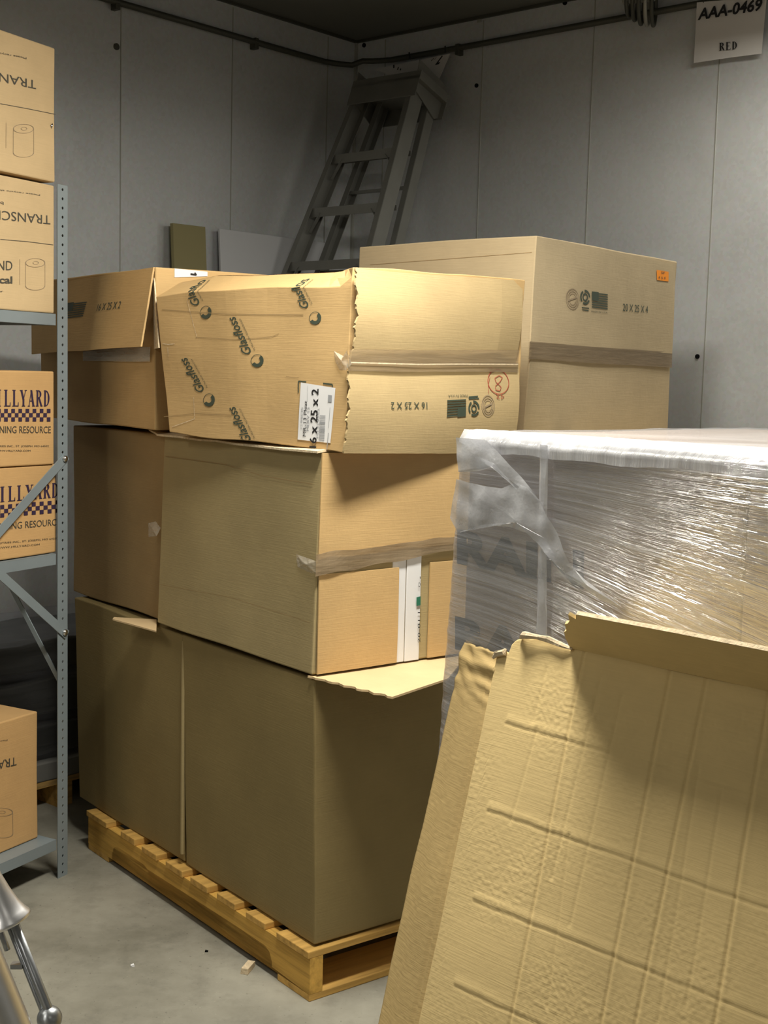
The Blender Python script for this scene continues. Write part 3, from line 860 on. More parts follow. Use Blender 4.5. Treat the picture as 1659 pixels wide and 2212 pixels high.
fb = Face(bvb, c[4], nb, .002)
def b4(px, py, off=.0): return onpl(px, py, c[4] + nb * off, nb)
ptop = panel('flap', [b4(1146, 738, .012), b4(1452, 765, .016), b4(1461, 570, .006), b4(1161, 511, .006)], .005, 'kraft_tan', backr, nb, (16, 10), amp=.003, seed=33)
fbt = Face(bvh_of(ptop), b4(1300, 640, .009), nb, .0015)
def zc(p, z): p.z = max(p.z, z); return p
pbot = panel('flap', [zc(b4(1130, 985, .006), 1.334), zc(b4(1440, 975, .006), 1.334), b4(1448, 772, .007), b4(1146, 772, .007)], .004, 'kraft_tan', backr, nb, (12, 8), amp=.002, seed=34)
panel('packing_tape', [b4(1143, 776, .012), b4(1451, 795, .012), b4(1452, 762, .016), b4(1146, 738, .016)], .0008, 'tape_brown', backr, nb, (16, 3), amp=.002, seed=35)
pr = Print('print', 'ink_green', backr).text(fbt, '20 X 25 X 4', (1343, 671), (1397, 676), (1344, 655.5))
flag(pr, fbt, (1276.5, 664), (1311, 668.5), (1312, 633), (1277, 629.4))
pr.text(fbt, 'MADE IN U.S.A.', (1275, 674), (1311, 677), (1275, 671))
pr.ring(fbt, (1262, 642), 11, 16, .28, .5, 2.1).ring(fbt, (1262, 642), 11, 16, .28, 2.5, 4.2).ring(fbt, (1262, 642), 11, 16, .28, 4.6, 6.3).ring(fbt, (1262, 642), 6, 9, .4)
pr.line(fbt, [(1254, 664), (1270, 666)], .003).line(fbt, [(1255, 669), (1269, 671)], .003)
pr.build('green recycling mark, flag and size print')
Print('print', 'ink_faint', backr).ring(fbt, (1234.5, 646), 14, 23, .08).ring(fbt, (1234.5, 646), 11, 18, .1).ring(fbt, (1234.5, 646), 8, 13, .12).line(fbt, [(1224, 650), (1245, 642)], .004).build('faint round stamp')
Print('price_sticker', 'sticker_orange', backr).poly(fbt, [(1420, 605), (1445, 608), (1446, 587), (1420, 583)]).build('orange sticker')
fb2 = Face(fbt.b, fbt.p, nb, .0028)
Print('print', 'ink_dark', backr).text(fb2, 'SF', (1429, 591), (1437, 592), (1429, 586)).text(fb2, '4 6 4', (1423, 601.5), (1438, 603), (1423, 596)).build()
fa = Face(bvb, c[4], na, .0015)
Print('crease', 'kraft_dark', backr).line(fa, [(800, 572), (1150, 545)], .001).build()

# ---- front top carton (crushed), turned a little on the stack
N5 = atY(741, 980, 2.955)
y5 = R(44.5)
A5 = Vector((-math.cos(y5), math.sin(y5), 0)); B5 = Vector((math.sin(y5), math.cos(y5), 0))
NT = atY(764, 576, 2.985)
nl, nr = .65, .60
pL = onpl(366, 933, N5, (A5.cross(UP)))        # left face plane
pLt = onpl(332, 612, N5, (A5.cross(UP)))
n5 = A5.cross(UP); n5 = n5 if n5.dot(EYE - N5) > 0 else -n5
m5 = B5.cross(UP); m5 = m5 if m5.dot(EYE - N5) > 0 else -m5
def l5(px, py, off=0.0): return onpl(px, py, N5 + n5 * off, n5)
def r5(px, py, off=0.0): return onpl(px, py, N5 + m5 * off, m5)
b_n, b_l, b_r = N5, l5(366, 934), r5(1108, 980)
t_n, t_l, t_r = NT, l5(331, 597, -.02), r5(1134, 606)
b_f = b_l + b_r - b_n; t_f = t_l + t_r - t_n
b_f.z = min(b_f.z, b_l.z); 
print('topf z', b_n.z, b_l.z, b_f.z, b_r.z, t_n.z, t_l.z, t_r.z, 'ladder feet', lf, rf)
c = [b_n, b_l, b_f, b_r, t_n, t_l, t_f, t_r]
def warp5(u, v, w, p):
    # u toward left, v toward right/back, w up : lean the top of the left face back into a crushed bevel
    if v < .101 and w > .90:
        k_ = (w - .90) / .10
        kk = min(1, u * 6)
        p = p + B5 * .085 * k_ * kk - UP * .0
    if w < .05 and v < .05: p = p + UP * 0
    if u > .8 and w > .5: p = p - UP * .012 * (w - .5) * 2 * (u - .8) * 5
    return p
# keep on the row below
topf, bvf = carton('shipping_carton', 'crushed kraft carton with green script logos and white size label atop the stack', c, 'kraft_gold', 41, .007, 20, warp=warp5, fr=5)
f5 = Face(bvf, N5, n5, .0015); g5 = Face(bvf, N5, m5, .0015)
# right side: two flaps with ragged left edges and the tape between
def rag(u, v):
    return (u + (  .010 * noise.noise(Vector((v * 9, 1, 2))) + .008 * noise.noise(Vector((v * 31, 4, 2))) if u < .02 else 0), v)
pu = panel('flap', [r5(757, 783, .010), r5(1118, 786, .012), r5(1134, 606, .006), r5(768, 580, .010)], .005, 'kraft_pale', topf, m5, (26, 40), ragged=rag, amp=.004, seed=42,
           bend=lambda u, v: m5 * (.012 * math.sin(v * PI) - .02 * max(0, u - .85) * 6 * .5))
pd = panel('flap', [r5(745, 979, .010), r5(1106, 978, .006), r5(1120, 790, .010), r5(751, 786, .012)], .005, 'kraft_pale', topf, m5, (26, 40), ragged=rag, amp=.004, seed=43,
           bend=lambda u, v: m5 * .010 * math.sin(v * PI))
panel('packing_tape', [r5(752, 800, .019), r5(1118, 806, .017), r5(1122, 758, .019), r5(757, 754, .019)],   .0008, 'tape_thin', topf, m5, (20, 4), amp=.003, seed=44)
Print('seam_edge', 'kraft_edge', topf).line(Face(None, N5 + m5 * .0205, m5), [(757, 783), (900, 787), (1000, 786.5), (1119, 787)], .003).build('pale slit between the flaps')
tri('tape_end', 'tape_clear', [(713, 757), (735, 768), (752, 757), (764, 786), (750, 800), (728, 800), (718, 782)], Face(bvf, N5, n5, .006), topf, 'shiny crumpled tape end')
fd = Face(bvh_of(pd), r5(930, 880, .016), m5, .0015)
pr = Print('print', 'ink_green', topf).text(fd, '16 X 25 X 2', (920, 869), (842, 869), (920, 883))
flag(pr, fd, (1003, 862), (963, 864), (961, 903), (1002, 899))
pr.text(fd, 'MADE IN U.S.A.', (1007, 852), (965, 853), (1007, 857))
pr.ring(fd, (1019.5, 882), 12, 17, .28, .5, 2.1).ring(fd, (1019.5, 882), 12, 17, .28, 2.5, 4.2).ring(fd, (1019.5, 882), 12, 17, .28, 4.6, 6.3).ring(fd, (1019.5, 882), 6, 9, .4)
pr.line(fd, [(1009, 858), (1029, 856)], .004).line(fd, [(1009, 861), (1031, 860)], .003)
pr.build('green recycling mark, flag and upside-down size print')
Print('print', 'ink_faint', topf).ring(fd, (1050, 876), 14, 23, .08).ring(fd, (1050, 876), 11, 18, .1).ring(fd, (1050, 876), 8, 13, .12).line(fd, [(1042, 880), (1058, 872)], .004).build('faint round stamp')
pr = Print('print', 'ink_red', topf).ring(fd, (1075, 825), 23, 27, .06)
pr.line(fd, [(1084, 815), (1078, 811), (1068, 817), (1070, 825), (1080, 836), (1077, 844), (1068, 842), (1068, 834), (1079, 824), (1085, 815)], .0018)
pr.line(fd, [(1058, 797), (1062, 794), (1065, 797), (1058, 803), (1067, 802), (1075, 797), (1083, 799)], .0018)
pr.line(fd, [(1052, 850), (1053, 830), (1058, 815)], .0015).line(fd, [(1068, 851), (1074, 855), (1069, 859), (1075, 862)], .0015).line(fd, [(1079, 852), (1079, 862), (1085, 857), (1079, 853)], .0015).build('red pen marks')
# script logos on the left side
def logo(st, en, ball=None, txt='Glasfloss'):
    d = Vector((en[0] - st[0], en[1] - st[1])); up = Vector((d.y, -d.x)).normalized() * 17.5
    pr = Print('print', 'ink_green', topf)
    try:
        pr.text(f5, txt, st, en, (st[0] + up.x, st[1] + up.y), .28, .012)
        dn = -up.normalized() * 9
        t0 = (st[0] + dn.x + d.x * .02, st[1] + dn.y + d.y * .02); t1 = (en[0] + dn.x - d.x * .12, en[1] + dn.y - d.y * .12)
        pr.text(f5, 'FILTRATION TECHNOLOGY', t0, t1, (t0[0] + up.x * .18, t0[1] + up.y * .18))
    except Exception as e: print(e)
    if ball:
        pr.ring(f5, ball, 13, 14, .55, -1.0, 2.6, 20).ring(f5, ball, 13, 14, .08, 2.6, 5.3, 12)
    pr.build('green script logo')
logo((420, 654), (382, 596), (434, 674), 'Glasflo')
logo((652, 660), (616, 594), (666, 686), 'Glasflos')
logo((537, 761), (497, 681), (549, 779))
logo((438, 842), (396, 770), (449, 864))
logo((543, 951), (504, 876))
# label, brackets
Print('print', 'ink_green', topf).line(f5, [(656, 825), (639, 823.5), (640, 848)], .0035).line(f5, [(692, 828), (712, 830.5), (712, 838)], .0035).build('green corner brackets')
f5b = Face(bvf, N5, n5, .0022)
lbq = [(643, 967), (713, 974), (719, 838), (645, 826)]
pr = Print('label_sticker', 'paper', topf)
gv = [(i / 5, j / 8) for j in range(9) for i in range(6)]
def bl(u, v): return tuple((lbq[0][k_] * (1 - u) + lbq[1][k_] * u) * (1 - v) + (lbq[3][k_] * (1 - u) + lbq[2][k_] * u) * v for k_ in (0, 1))
pr.add(([f5b.drop(f5b.at(*bl(u, v))) for u, v in gv], [[j * 6 + i, j * 6 + i + 1, j * 6 + i + 7, j * 6 + i + 6] for j in range(8) for i in range(5)]))
pr.build('white size label')
f5c = Face(bvf, N5, n5, .0032)
pr = Print('print', 'ink_black', topf).text(f5c, '16 x 25 x 2', (684, 968), (684, 840), (670, 967), 0, .02)
pr.text(f5c, 'MR-13 Pleat', (661, 943), (661, 866), (654.5, 942)).build('black size print on the label')
pr = Print('print', 'ink_grey', topf).text(f5c, '12 PIECES', (653, 925), (653, 880), (649, 925)).text(f5c, 'MERV 13', (667, 931), (667, 880), (662, 931)).text(f5c, 'M1319252', (688, 946), (688, 882), (684, 946))
x = 897.0
random.seed(5)
while x < 950:
    w_ = random.choice((.8, .8, 1.4, 2.2)); pr.poly(f5c, [(689, x), (701, x + .8), (701, x + .8 + w_), (689, x + w_)]); x += w_ + random.choice((.7, 1.0, 1.6))
pr.poly(f5c, [(705, 853), (713, 854), (713, 869), (705, 868)]).line(f5c, [(661, 833), (661, 866)], .0008).line(f5c, [(710, 880), (709, 925)], .0012).line(f5c, [(709, 935), (708, 971)], .002)
pr.build('grey small print and barcode')
# creases
Print('crease', 'kraft_dark', topf).line(f5, [(338, 668), (480, 678), (640, 679)], .0018).line(f5, [(415, 728), (500, 733), (575, 727), (590, 720)], .0014).line(f5, [(355, 900), (420, 893), (500, 897)], .0014).line(f5, [(611, 813), (640, 816)], .001).build()
Print('crease', 'kraft_edge', topf).line(f5, [(382, 622), (400, 676), (418, 728)], .0014).line(f5, [(415, 858), (419, 905), (400, 912), (372, 922)], .0015).line(f5, [(344, 742), (358, 744), (371, 742)], .002).line(f5, [(356, 750), (358, 770)], .002).line(f5, [(768, 628), (800, 632)], .0).build()

# ------------------------------------------------------------------ wrapped load
WT = 1.400
wl = W0 - HN * .03
for zi, (z0, z1_) in enumerate(((.128, .55), (.552, .974), (.976, 1.397))):
    for xi, (s0, s1) in enumerate(((.02, .60), (.605, 1.18))):
        o = W0 - HN * .018
        c = [o + HD * s0, o + HD * s0 - HN * .95, o + HD * s1 - HN * .95, o + HD * s1]
        c = [p + UP * z0 for p in c] + [p + UP * z1_ for p in c]
        lab = ('brown carton under stretch film, %s layer, %s' % (('bottom', 'middle', 'top')[zi], ('left column', 'right column')[xi]))
        if zi == 2 and xi == 0: lab = 'brown carton with large dark letters under stretch film, top layer, left'
        r, bv = carton('wrapped_carton', lab, c, 'kraft_load', 50 + zi * 2 + xi, .003, 8, group=None)
        if zi == 2 and xi == 0:
            ff = Face(bv, o, HN, .0015)
            Print('print', 'ink_slate', r).text(ff, 'RAIN', (988, 1213), (1262, 1268), (988, 1146), 0, .045).text(ff, 'RAIN', (984, 1398), (1255, 1460), (984, 1334), 0, .045).build('large dark lettering')
# pallet under it
pl = thing('wooden_pallet', 'pine pallet under the stretch wrapped load', 'pallet', W0 + HD * .6 - HN * .5)
for s in (.0, .47, .93):
    bm = bmesh.new(); slab(bm, W0 - HN * (.02 + s) + UP * .018, HD * 1.2, -HN * .038, UP * .09); bmobj('stringer', bm, M['pine_a'], pl)
for i in range(7):
    bm = bmesh.new(); slab(bm, W0 + HD * (i * .18) - HN * .02 + UP * .108, HD * .1, -HN * .95, UP * .018); bmobj('deck_board', bm, M['pine_b'], pl)
for i in (0, 3, 6):
    bm = bmesh.new(); slab(bm, W0 + HD * (i * .18) - HN * .02, HD * .1, -HN * .95, UP * .018); bmobj('bottom_board', bm, M['pine_b'], pl)

# film: rounded rectangle perimeter, rounded shoulder, closed top
def slant(u, z): return .03 * u + .55 * u * max(0.0, 1.36 - z) * min(1, u * 2 + .2)
def film_shell():
    LX, LY, RC = 1.215, .99, .028
    per = []
    segs = [((0, 0), (1, 0), LX), ((LX, 0), (0, 1), LY), ((LX, LY), (-1, 0), LX), ((0, LY), (0, -1), LY)]
    # coordinates: x along HD, y into -HN ; start on the front face
    def corner(cx_, cy_, a0):
        return [(cx_ + RC * math.cos(a0 + t * PI / 2 / 6), cy_ + RC * math.sin(a0 + t * PI / 2 / 6)) for t in range(1, 6)]
    n = 90
    per += [(RC + (LX - 2 * RC) * i / n, 0) for i in range(n + 1)] + corner(LX - RC, RC, -PI / 2)
    per += [(LX, RC + (LY - 2 * RC) * i / 24) for i in range(25)] + corner(LX - RC, LY - RC, 0)
    per += [(LX - RC - (LX - 2 * RC) * i / 24, LY) for i in range(25)] + corner(RC, LY - RC, PI / 2)
    per += [(0, LY - RC - (LY - 2 * RC) * i / 40) for i in range(41)] + corner(RC, RC, PI)
    np_ = len(per)
    cx_, cy_ = LX / 2, LY / 2
    prof = []                       # (inset, z)
    nz = 110
    for i in range(nz + 1): prof.append((0, .03 + (WT - .022 - .03) * i / nz))
    rs = .022
    for i in range(1, 8):
        a = i / 8 * PI / 2; prof.append((rs - rs * math.cos(a), WT - rs + rs * math.sin(a)))
    prof += [(rs, WT + .0), (.1, WT + .003), (.25, WT + .002), (.45, WT)]
    vs, fs, uv = [], [], []
    for j, (ins, z) in enumerate(prof):
        for i, (x, y) in enumerate(per):
            dx, dy = x - cx_, y - cy_
            sx = max(0, abs(dx) - ins) * (1 if dx > 0 else -1); sy = max(0, abs(dy) - ins) * (1 if dy > 0 else -1)
            X, Y_ = cx_ + sx, cy_ + sy
            # flare of the left side towards the pallet
            fl = max(0, 1 - X / .10) * max(0, (WT - z)) * .062
            X -= fl
            p = W0 + HD * X - HN * Y_ + UP * z
            if ins < .02:
                nn = (HN if Y_ < .02 else (-HD if X < .03 else Vector((0, 0, 0))))
                s_ = x * 1.0
                rp = noise.noise(Vector((s_ * 1.6, (z + slant(s_, z)) * 55, 1.3))) * .0028 + noise.noise(Vector((s_ * 2.5, z * 5, 4))) * .003
                e = min(1, (WT - z) / .06)
                p += nn * rp * max(0, e)
            else:
                p += UP * (noise.noise(Vector((X * 5, Y_ * 9, 0))) * .004)
            vs.append(p); uv.append((x, z))
    for j in range(len(prof) - 1):
        for i in range(np_):
            k_ = (i + 1) % np_
            fs.append([j * np_ + i, j * np_ + k_, (j + 1) * np_ + k_, (j + 1) * np_ + i])
    return vs, fs, uv, np_
vs, fs, uv, np_ = film_shell()
wf = obj('stretch_film', vs, fs, M['film'], None, True, loc=W0)
setp(wf, 'glossy clear stretch film wrapped round the pallet of brown cartons, right', 'plastic film')
ul = wf.data.uv_layers.new(name='UVMap')
for li, lp_ in enumerate(wf.data.loops):
    vi = lp_.vertex_index; u, v = uv[vi]
    # perimeter coordinate: keep the seam simple; tilt of the streaks follows the wrapping
    ul.data[li].uv = (u, v + slant(u, v))
# dense film band, its white paints in the highlight along the front top edge
vsb, fsb = [], []
nb_ = 80
for i in range(nb_ + 1):
    u = .012 + 1.18 * i / nb_
    for k_ in range(9):
        a = k_ / 8; wd = .024 + .006 * noise.noise(Vector((u * 9, 0, 0)))
        if i < 6: wd *= .3 + .7 * i / 6
        if a < .5: p = W0 + HD * u + UP * (WT - .012 - wd * (1 - a * 2)) + HN * (.0035 - .006 * 0)
        else: p = W0 + HD * u - HN * (.010 + .045 * (a - .5) * 2) + UP * (WT + .0045)
        p += UP * .0015 * noise.noise(Vector((u * 60, a * 5, 2))) + HN * .002 * abs(noise.noise(Vector((u * 14, a * 4, 1))))
        vsb.append(p)
for i in range(nb_):
    for k_ in range(8):
        a = i * 9 + k_; fsb.append([a, a + 9, a + 10, a + 1])
obj('film_edge_highlight', vsb, fsb, M['film_highlight'], wf, True)['label'] = 'dense white film band painting the highlight along the top edge'
# loose fold of film on its face, drawn tight to a corner
ff = Face(None, W0 + HN * .006, HN)
def sheet_film(name, pts, parent, lab, amp=.006, off=.008):
    q = [onpl(*p, W0 + HN * off, HN) for p in pts]
    bm = bmesh.new(); cv = bm.verts.new(sum(q, Vector()) / len(q) + HN * .004); v_ = [bm.verts.new(p) for p in q]
    for i in range(len(q)): bm.faces.new((v_[i], v_[(i + 1) % len(q)], cv))
    for _ in range(4): bmesh.ops.subdivide_edges(bm, edges=bm.edges[:], cuts=1, use_grid_fill=True)
    for v in bm.verts: v.co += HN * (noise.noise(v.co * 26) * amp + amp * .6)
    o = bmobj(name, bm, M['film_loose'], parent, True); o['label'] = lab; return o
sheet_film('film_fold', [(988, 1035), (1040, 1048), (1085, 1055), (1115, 1042), (1142, 1052), (1170, 1085), (1195, 1130), (1212, 1165), (1228, 1205), (1240, 1232), (1222, 1238), (1200, 1195), (1178, 1162), (1100, 1138), (1040, 1134), (992, 1150), (974, 1118)], wf, 'milky crumpled fold of film')
sheet_film('film_fold', [(985, 945), (1052, 950), (1090, 990), (1148, 1052), (1170, 1085), (1120, 1060), (1070, 1000), (1030, 985), (1030, 1018), (992, 1020)], wf, 'milky fold of film near the top corner', .004)
sheet_film('film_strip', [(1168, 960), (1184, 962), (1182, 1372), (1160, 1368)], wf, 'pale vertical strip of film', .002, .006)
sheet_film('film_fold', [(1222, 1238), (1240, 1228), (1262, 1250), (1345, 1312), (1300, 1298)], wf, 'taut triangle of film', .002)

# ------------------------------------------------------------------ big flattened cardboard leaning on the load
sl = .35
DV = Vector((HN.x * sl, HN.y * sl, -1)); DVn = DV.normalized()
S0 = onpl(1075, 1412, W0 + HN * .055, HN)
SN = HD.cross(DVn).normalized()
if SN.dot(EYE - S0) < 0: SN = -SN
def suv(px, py):
    q = onpl(px, py, S0, SN) - S0; return q.dot(HD), q.dot(DVn)
vmax = (S0.z - .004) / abs(DVn.z)
# crease layout measured on the sheet
cols = [suv(1258, 1428)[0], suv(1421, 1583)[0], suv(1495, 1600)[0], suv(1639, 1630)[0]]
colm = [(suv(1258, 1428), suv(1100, 2212)), (suv(1421, 1583), suv(1297, 2212)), (suv(1498, 1600), suv(1385, 2150)), (suv(1639, 1630), suv(1545, 2199))]
rows = [(suv(1090, 1563), suv(1659, 1722)), (suv(1052, 1750), suv(1659, 1965)), (suv(1020, 1945), suv(1530, 2150)), (suv(980, 2130), suv(1110, 2190))]
minor = [(suv(1180, 1440), suv(1150, 1560)), (suv(1300, 1460), suv(1190, 1900)), (suv(1345, 1500), suv(1230, 2000)), (suv(1560, 1700), suv(1480, 2180)), (suv(1160, 1570), suv(1100, 1780)), (suv(1230, 1800), suv(1180, 2180)), (suv(1510, 1650), suv(1420, 2212))]
bot = suv(980, 2130)
def gv_(d, w): return math.exp(-(d / w) ** 2)
def creased(u, v):
    h = 0
    for (a, b) in colm:
        t = (v - a[1]) / (b[1] - a[1]); uu = a[0] + (b[0] - a[0]) * t
        h -= .0022 * gv_(u - uu, .0026); h += .0008 * gv_(u - uu - .007, .004)
    for (a, b) in rows:
        t = (u - a[0]) / (b[0] - a[0])
        if t < 0: continue
        vv = a[1] + (b[1] - a[1]) * t + .002 * noise.noise(Vector((u * 25, a[1] * 9, 0)))
        h -= .0012 * gv_(v - vv, .0022); h += .0010 * gv_(v - vv + .008, .007) * (1 - min(1, t * .6))
    for (a, b) in minor:
        t = (v - a[1]) / (b[1] - a[1])
        if 0 < t < 1:
            uu = a[0] + (b[0] - a[0]) * t; h -= .0011 * gv_(u - uu, .003)
    # dimpled press marks
    m_ = noise.noise(Vector((u * 7, v * 7, 2)))
    h += .0010 * max(0, m_ + .4) * noise.noise(Vector((u * 165, v * 175, 0)))
    h += .0025 * noise.noise(Vector((u * 6, v * 5, 9)))
    return h
UM = .80
ULB = (suv(905, 2212)[0] - 0.0) / (suv(905, 2212)[1] - suv(1075, 1412)[1])
def u0(v): return ULB * (v - suv(1075, 1412)[1])
flat0 = suv(1232, 1400)
def topedge(u):
    """v of the torn top edge"""
    pts = [(0.0, suv(1075, 1412)[1]), (suv(1100, 1408)[0], suv(1100, 1408)[1]), (suv(1104, 1392)[0], suv(1104, 1392)[1]), (suv(1128, 1378)[0], suv(1128, 1378)[1]), (suv(1165, 1378)[0], suv(1165, 1378)[1]), (suv(1215, 1390)[0], suv(1215, 1390)[1]), (suv(1235, 1402)[0], suv(1235, 1402)[1]), (suv(1300, 1408)[0], suv(1300, 1408)[1]), (suv(1659, 1492)[0], suv(1659, 1492)[1]), (9, suv(1659, 1492)[1])]
    for (a, b), (c_, d) in zip(pts, pts[1:]):
        if u <= c_:
            t = (u - a) / max(1e-6, c_ - a); v = b + (d - b) * t; break
    else: v = pts[-1][1]
    if u < suv(1240, 1400)[0]: v += .003 * noise.noise(Vector((u * 90, 0, 3))) + .002 * math.sin(u * 300)
    return v
sh_ = thing('cardboard_sheet', 'big flattened creased cardboard sheet leaning on the film wrapped load', 'cardboard', Vector((S0.x, S0.y, 0)) + HD * .4 + HN * .2)
nu, nv = 330, 420
vs, fs = [], []
for j in range(nv + 1):
    for i in range(nu + 1):
        u = UM * i / nu; te = topedge(u); v = te + (vmax - te) * (j / nv)
        u = u + u0(v) * (1 - u / UM)
        vs.append(S0 + HD * u + DVn * v + SN * creased(u, v))
for j in range(nv):
    for i in range(nu):
        a = j * (nu + 1) + i; fs.append([a, a + nu + 1, a + nu + 2, a + 1])
o = obj('main_panel', vs, fs, M['kraft_sheet'], sh_, True)
if o.data.polygons[0].normal.dot(SN) < 0: o.data.flip_normals()
sm = o.modifiers.new('Solidify', 'SOLIDIFY'); sm.thickness = .006; sm.offset = -1
# left folded strip
SF = .38                                                # how far it folds back
SW = (-HD - SN * SF).normalized(); SWn = SW.cross(DVn).normalized()
e_t, e_b = onpl(1000, 1386, S0, SWn), onpl(815, 2212, S0, SWn)
c_t, c_b = S0 + HD * 0, S0 + HD * u0(suv(905, 2212)[1]) + DVn * suv(905, 2212)[1]
te_, tc_ = (.004 - e_t.z) / (e_b.z - e_t.z), (.004 - c_t.z) / (c_b.z - c_t.z)
e_f, c_f = e_t + (e_b - e_t) * te_, c_t + (c_b - c_t) * tc_
if SWn.dot(SN) < 0: SWn = -SWn
nu2, nv2 = 34, 300
vs, fs = [], []
for j in range(nv2 + 1):
    for i in range(nu2 + 1):
        t, w = 1 - i / nu2, j / nv2                      # t: 1 at the outer edge
        p = (c_t + (e_t - c_t) * t) * (1 - w) + (c_f + (e_f - c_f) * t) * w
        d = t * .060; v = w * 1.1
        if j == 0: p += DVn * (.004 * noise.noise(Vector((t * 9, 3, 1))))
        cr_ = max(0, 1 - w / .10)
        h = -.006 * gv_(d - .004, .003) - .005 * gv_(d - .011, .0022) + .004 * gv_(d - .034, .010)
        h += cr_ * .010 * noise.noise(Vector((d * 45 + v * 30, v * 50, 1))) + .0004 * noise.noise(Vector((d * 165, v * 175, 0))) + .004 * noise.noise(Vector((d * 10, v * 5, 7)))
        p += SWn * h - HD * (.003 * noise.noise(Vector((0, v * 9, 5))) * t)
        p.z = max(p.z, .002)
        vs.append(p)
for j in range(nv2):
    for i in range(nu2):
        a = j * (nu2 + 1) + i; fs.append([a, a + nu2 + 1, a + nu2 + 2, a + 1])
o = obj('side_strip', vs, fs, M['kraft_strip_shaded'], sh_, True)
if o.data.polygons[0].normal.dot(SN) < 0: o.data.flip_normals()
sm = o.modifiers.new('Solidify', 'SOLIDIFY'); sm.thickness = .006; sm.offset = -1
o['label'] = 'crumpled folded strip down its left edge'
# upper flap, folding forward
FV = (SN * .90 + UP * .42).normalized()
fa0, fa1 = suv(1232, 1402), suv(1659, 1492)
e0 = S0 + HD * fa0[0] + DVn * fa0[1]; e1 = S0 + HD * UM + DVn * topedge(UM)
def flrag(u, v): 
    if u < .12: v = v * (.0 + min(1, (u / .12)) ** .6 * 1 + .10 * math.sin(u * 260) * (u / .12))
    return (u, v)
HL = .125
o = panel('top_flap', [e0, e1, e1 + FV * HL, e0 + FV * HL], .006, 'kraft_sheet', sh_, (HD.cross(FV)).normalized(), (70, 8), ragged=flrag, amp=.003, seed=61)
o['label'] = 'upper flap folding forward'
ed = [e0 + (e1 - e0) * (.13 + .87 * i / 60) + FV * (HL + .0006) for i in range(61)]
bm = bmesh.new(); ntf = (HD.cross(FV)).normalized()
for i in range(60):
    p, q = ed[i], ed[i + 1]
    p = p + wob(p, .003, 4, 61); q = q + wob(q, .003, 4, 61)
    slab(bm, p - FV * .0015, q - p, -ntf * .007, FV * .002)
bmobj('flap_edge', bm, M['kraft_edge'], sh_)['label'] = 'pale corrugated edge of the upper flap'
# torn curl at its top left
bm = bmesh.new(); pts = [S0 + HD * suv(x, y)[0] + DVn * suv(x, y)[1] + SN * z for x, y, z in ((1128, 1380, .004), (1140, 1375, .012), (1165, 1378, .010), (1190, 1383, .008), (1218, 1393, .006), (1236, 1402, .003))]
tube(bm, pts, [.003, .006, .004, .005, .004, .002], 7)
for v in bm.verts: v.co += wob(v.co, .004, 60, 2)
bmobj('torn_curl', bm, M['kraft_edge'], sh_)
bm = bmesh.new(); pts = [S0 + HD * suv(x, y)[0] + DVn * suv(x, y)[1] + SN * z for x, y, z in ((1068, 1424, .002), (1076, 1414, .006), (1092, 1411, .004), (1094, 1402, .002))]
tube(bm, pts, [.002, .005, .005, .002], 7)
for v in bm.verts: v.co += wob(v.co, .004, 80, 3)
bmobj('torn_curl', bm, M['kraft_edge'], sh_)

# ------------------------------------------------------------------ steel shelf unit
def sp(s, b, z): return SP + SD * s + SB * b + UP * z
SL, SDp = .95, .46
shf = thing('shelf_unit', 'blue-grey slotted steel shelf unit with crossed braces at the left edge', 'shelf', sp(SL / 2, SDp / 2, 0))
def post(s, b, hgt, dirs):
    """angle post: perforated face in the SD direction, plain flange in the SB direction"""
    bm = bmesh.new(); pitch = .0254; n = int(hgt / pitch); w = .041; rr = .0042
    x0 = -w / 2
    for i in range(n):
        z0 = i * pitch; zc = z0 + pitch / 2
        outer = [(-w / 2, z0), (0, z0), (w / 2, z0), (w / 2, zc), (w / 2, z0 + pitch), (0, z0 + pitch), (-w / 2, z0 + pitch), (-w / 2, zc)]
        inner = [(rr * math.cos(a), zc + rr * math.sin(a)) for a in [R(-135 + 45 * k_) for k_ in range(8)]]
        ov = [bm.verts.new(sp(s + x, b, z)) for x, z in outer]; iv = [bm.verts.new(sp(s + x, b, z)) for x, z in inner]
        for k_ in range(8): bm.faces.new((ov[k_], ov[(k_ + 1) % 8], iv[(k_ + 1) % 8], iv[k_]))
    bmesh.ops.remove_doubles(bm, verts=bm.verts, dist=.0001)
    e = w / 2 * dirs
    a_ = [bm.verts.new(sp(s - e, b, 0)), bm.verts.new(sp(s - e, b + .038 * (1 if b < .2 else -1), 0)), bm.verts.new(sp(s - e, b + .038 * (1 if b < .2 else -1), n * pitch)), bm.verts.new(sp(s - e, b, n * pitch))]
    bm.faces.new(a_)
    o = bmobj('post', bm, M['steel_shelf'], shf)
    m_ = o.modifiers.new('Solidify', 'SOLIDIFY'); m_.thickness = .002; m_.offset = 0
    return o
post(0, 0, 2.02, 1); post(SL, 0, 2.02, -1); post(0, SDp, 2.02, 1); post(SL, SDp, 2.02, -1)
for zt_ in (1.648, .967, .119):
    bm = bmesh.new()
    slab(bm, sp(.022, .004, zt_ - .0325), SD * (SL - .044), SB * .002, UP * .0325)
    slab(bm, sp(.022, SDp - .006, zt_ - .0325), SD * (SL - .044), SB * .002, UP * .0325)
    slab(bm, sp(.022, .004, zt_ - .002), SD * (SL - .044), SB * (SDp - .008), UP * .002)
    slab(bm, sp(.022, .004, zt_ - .0325), SD * .002, SB * (SDp - .008), UP * .0325)
    slab(bm, sp(SL - .024, .004, zt_ - .0325), SD * .002, SB * (SDp - .008), UP * .0325)
    bmobj('shelf_panel', bm, M['steel_shelf'], shf, bevel=.003)
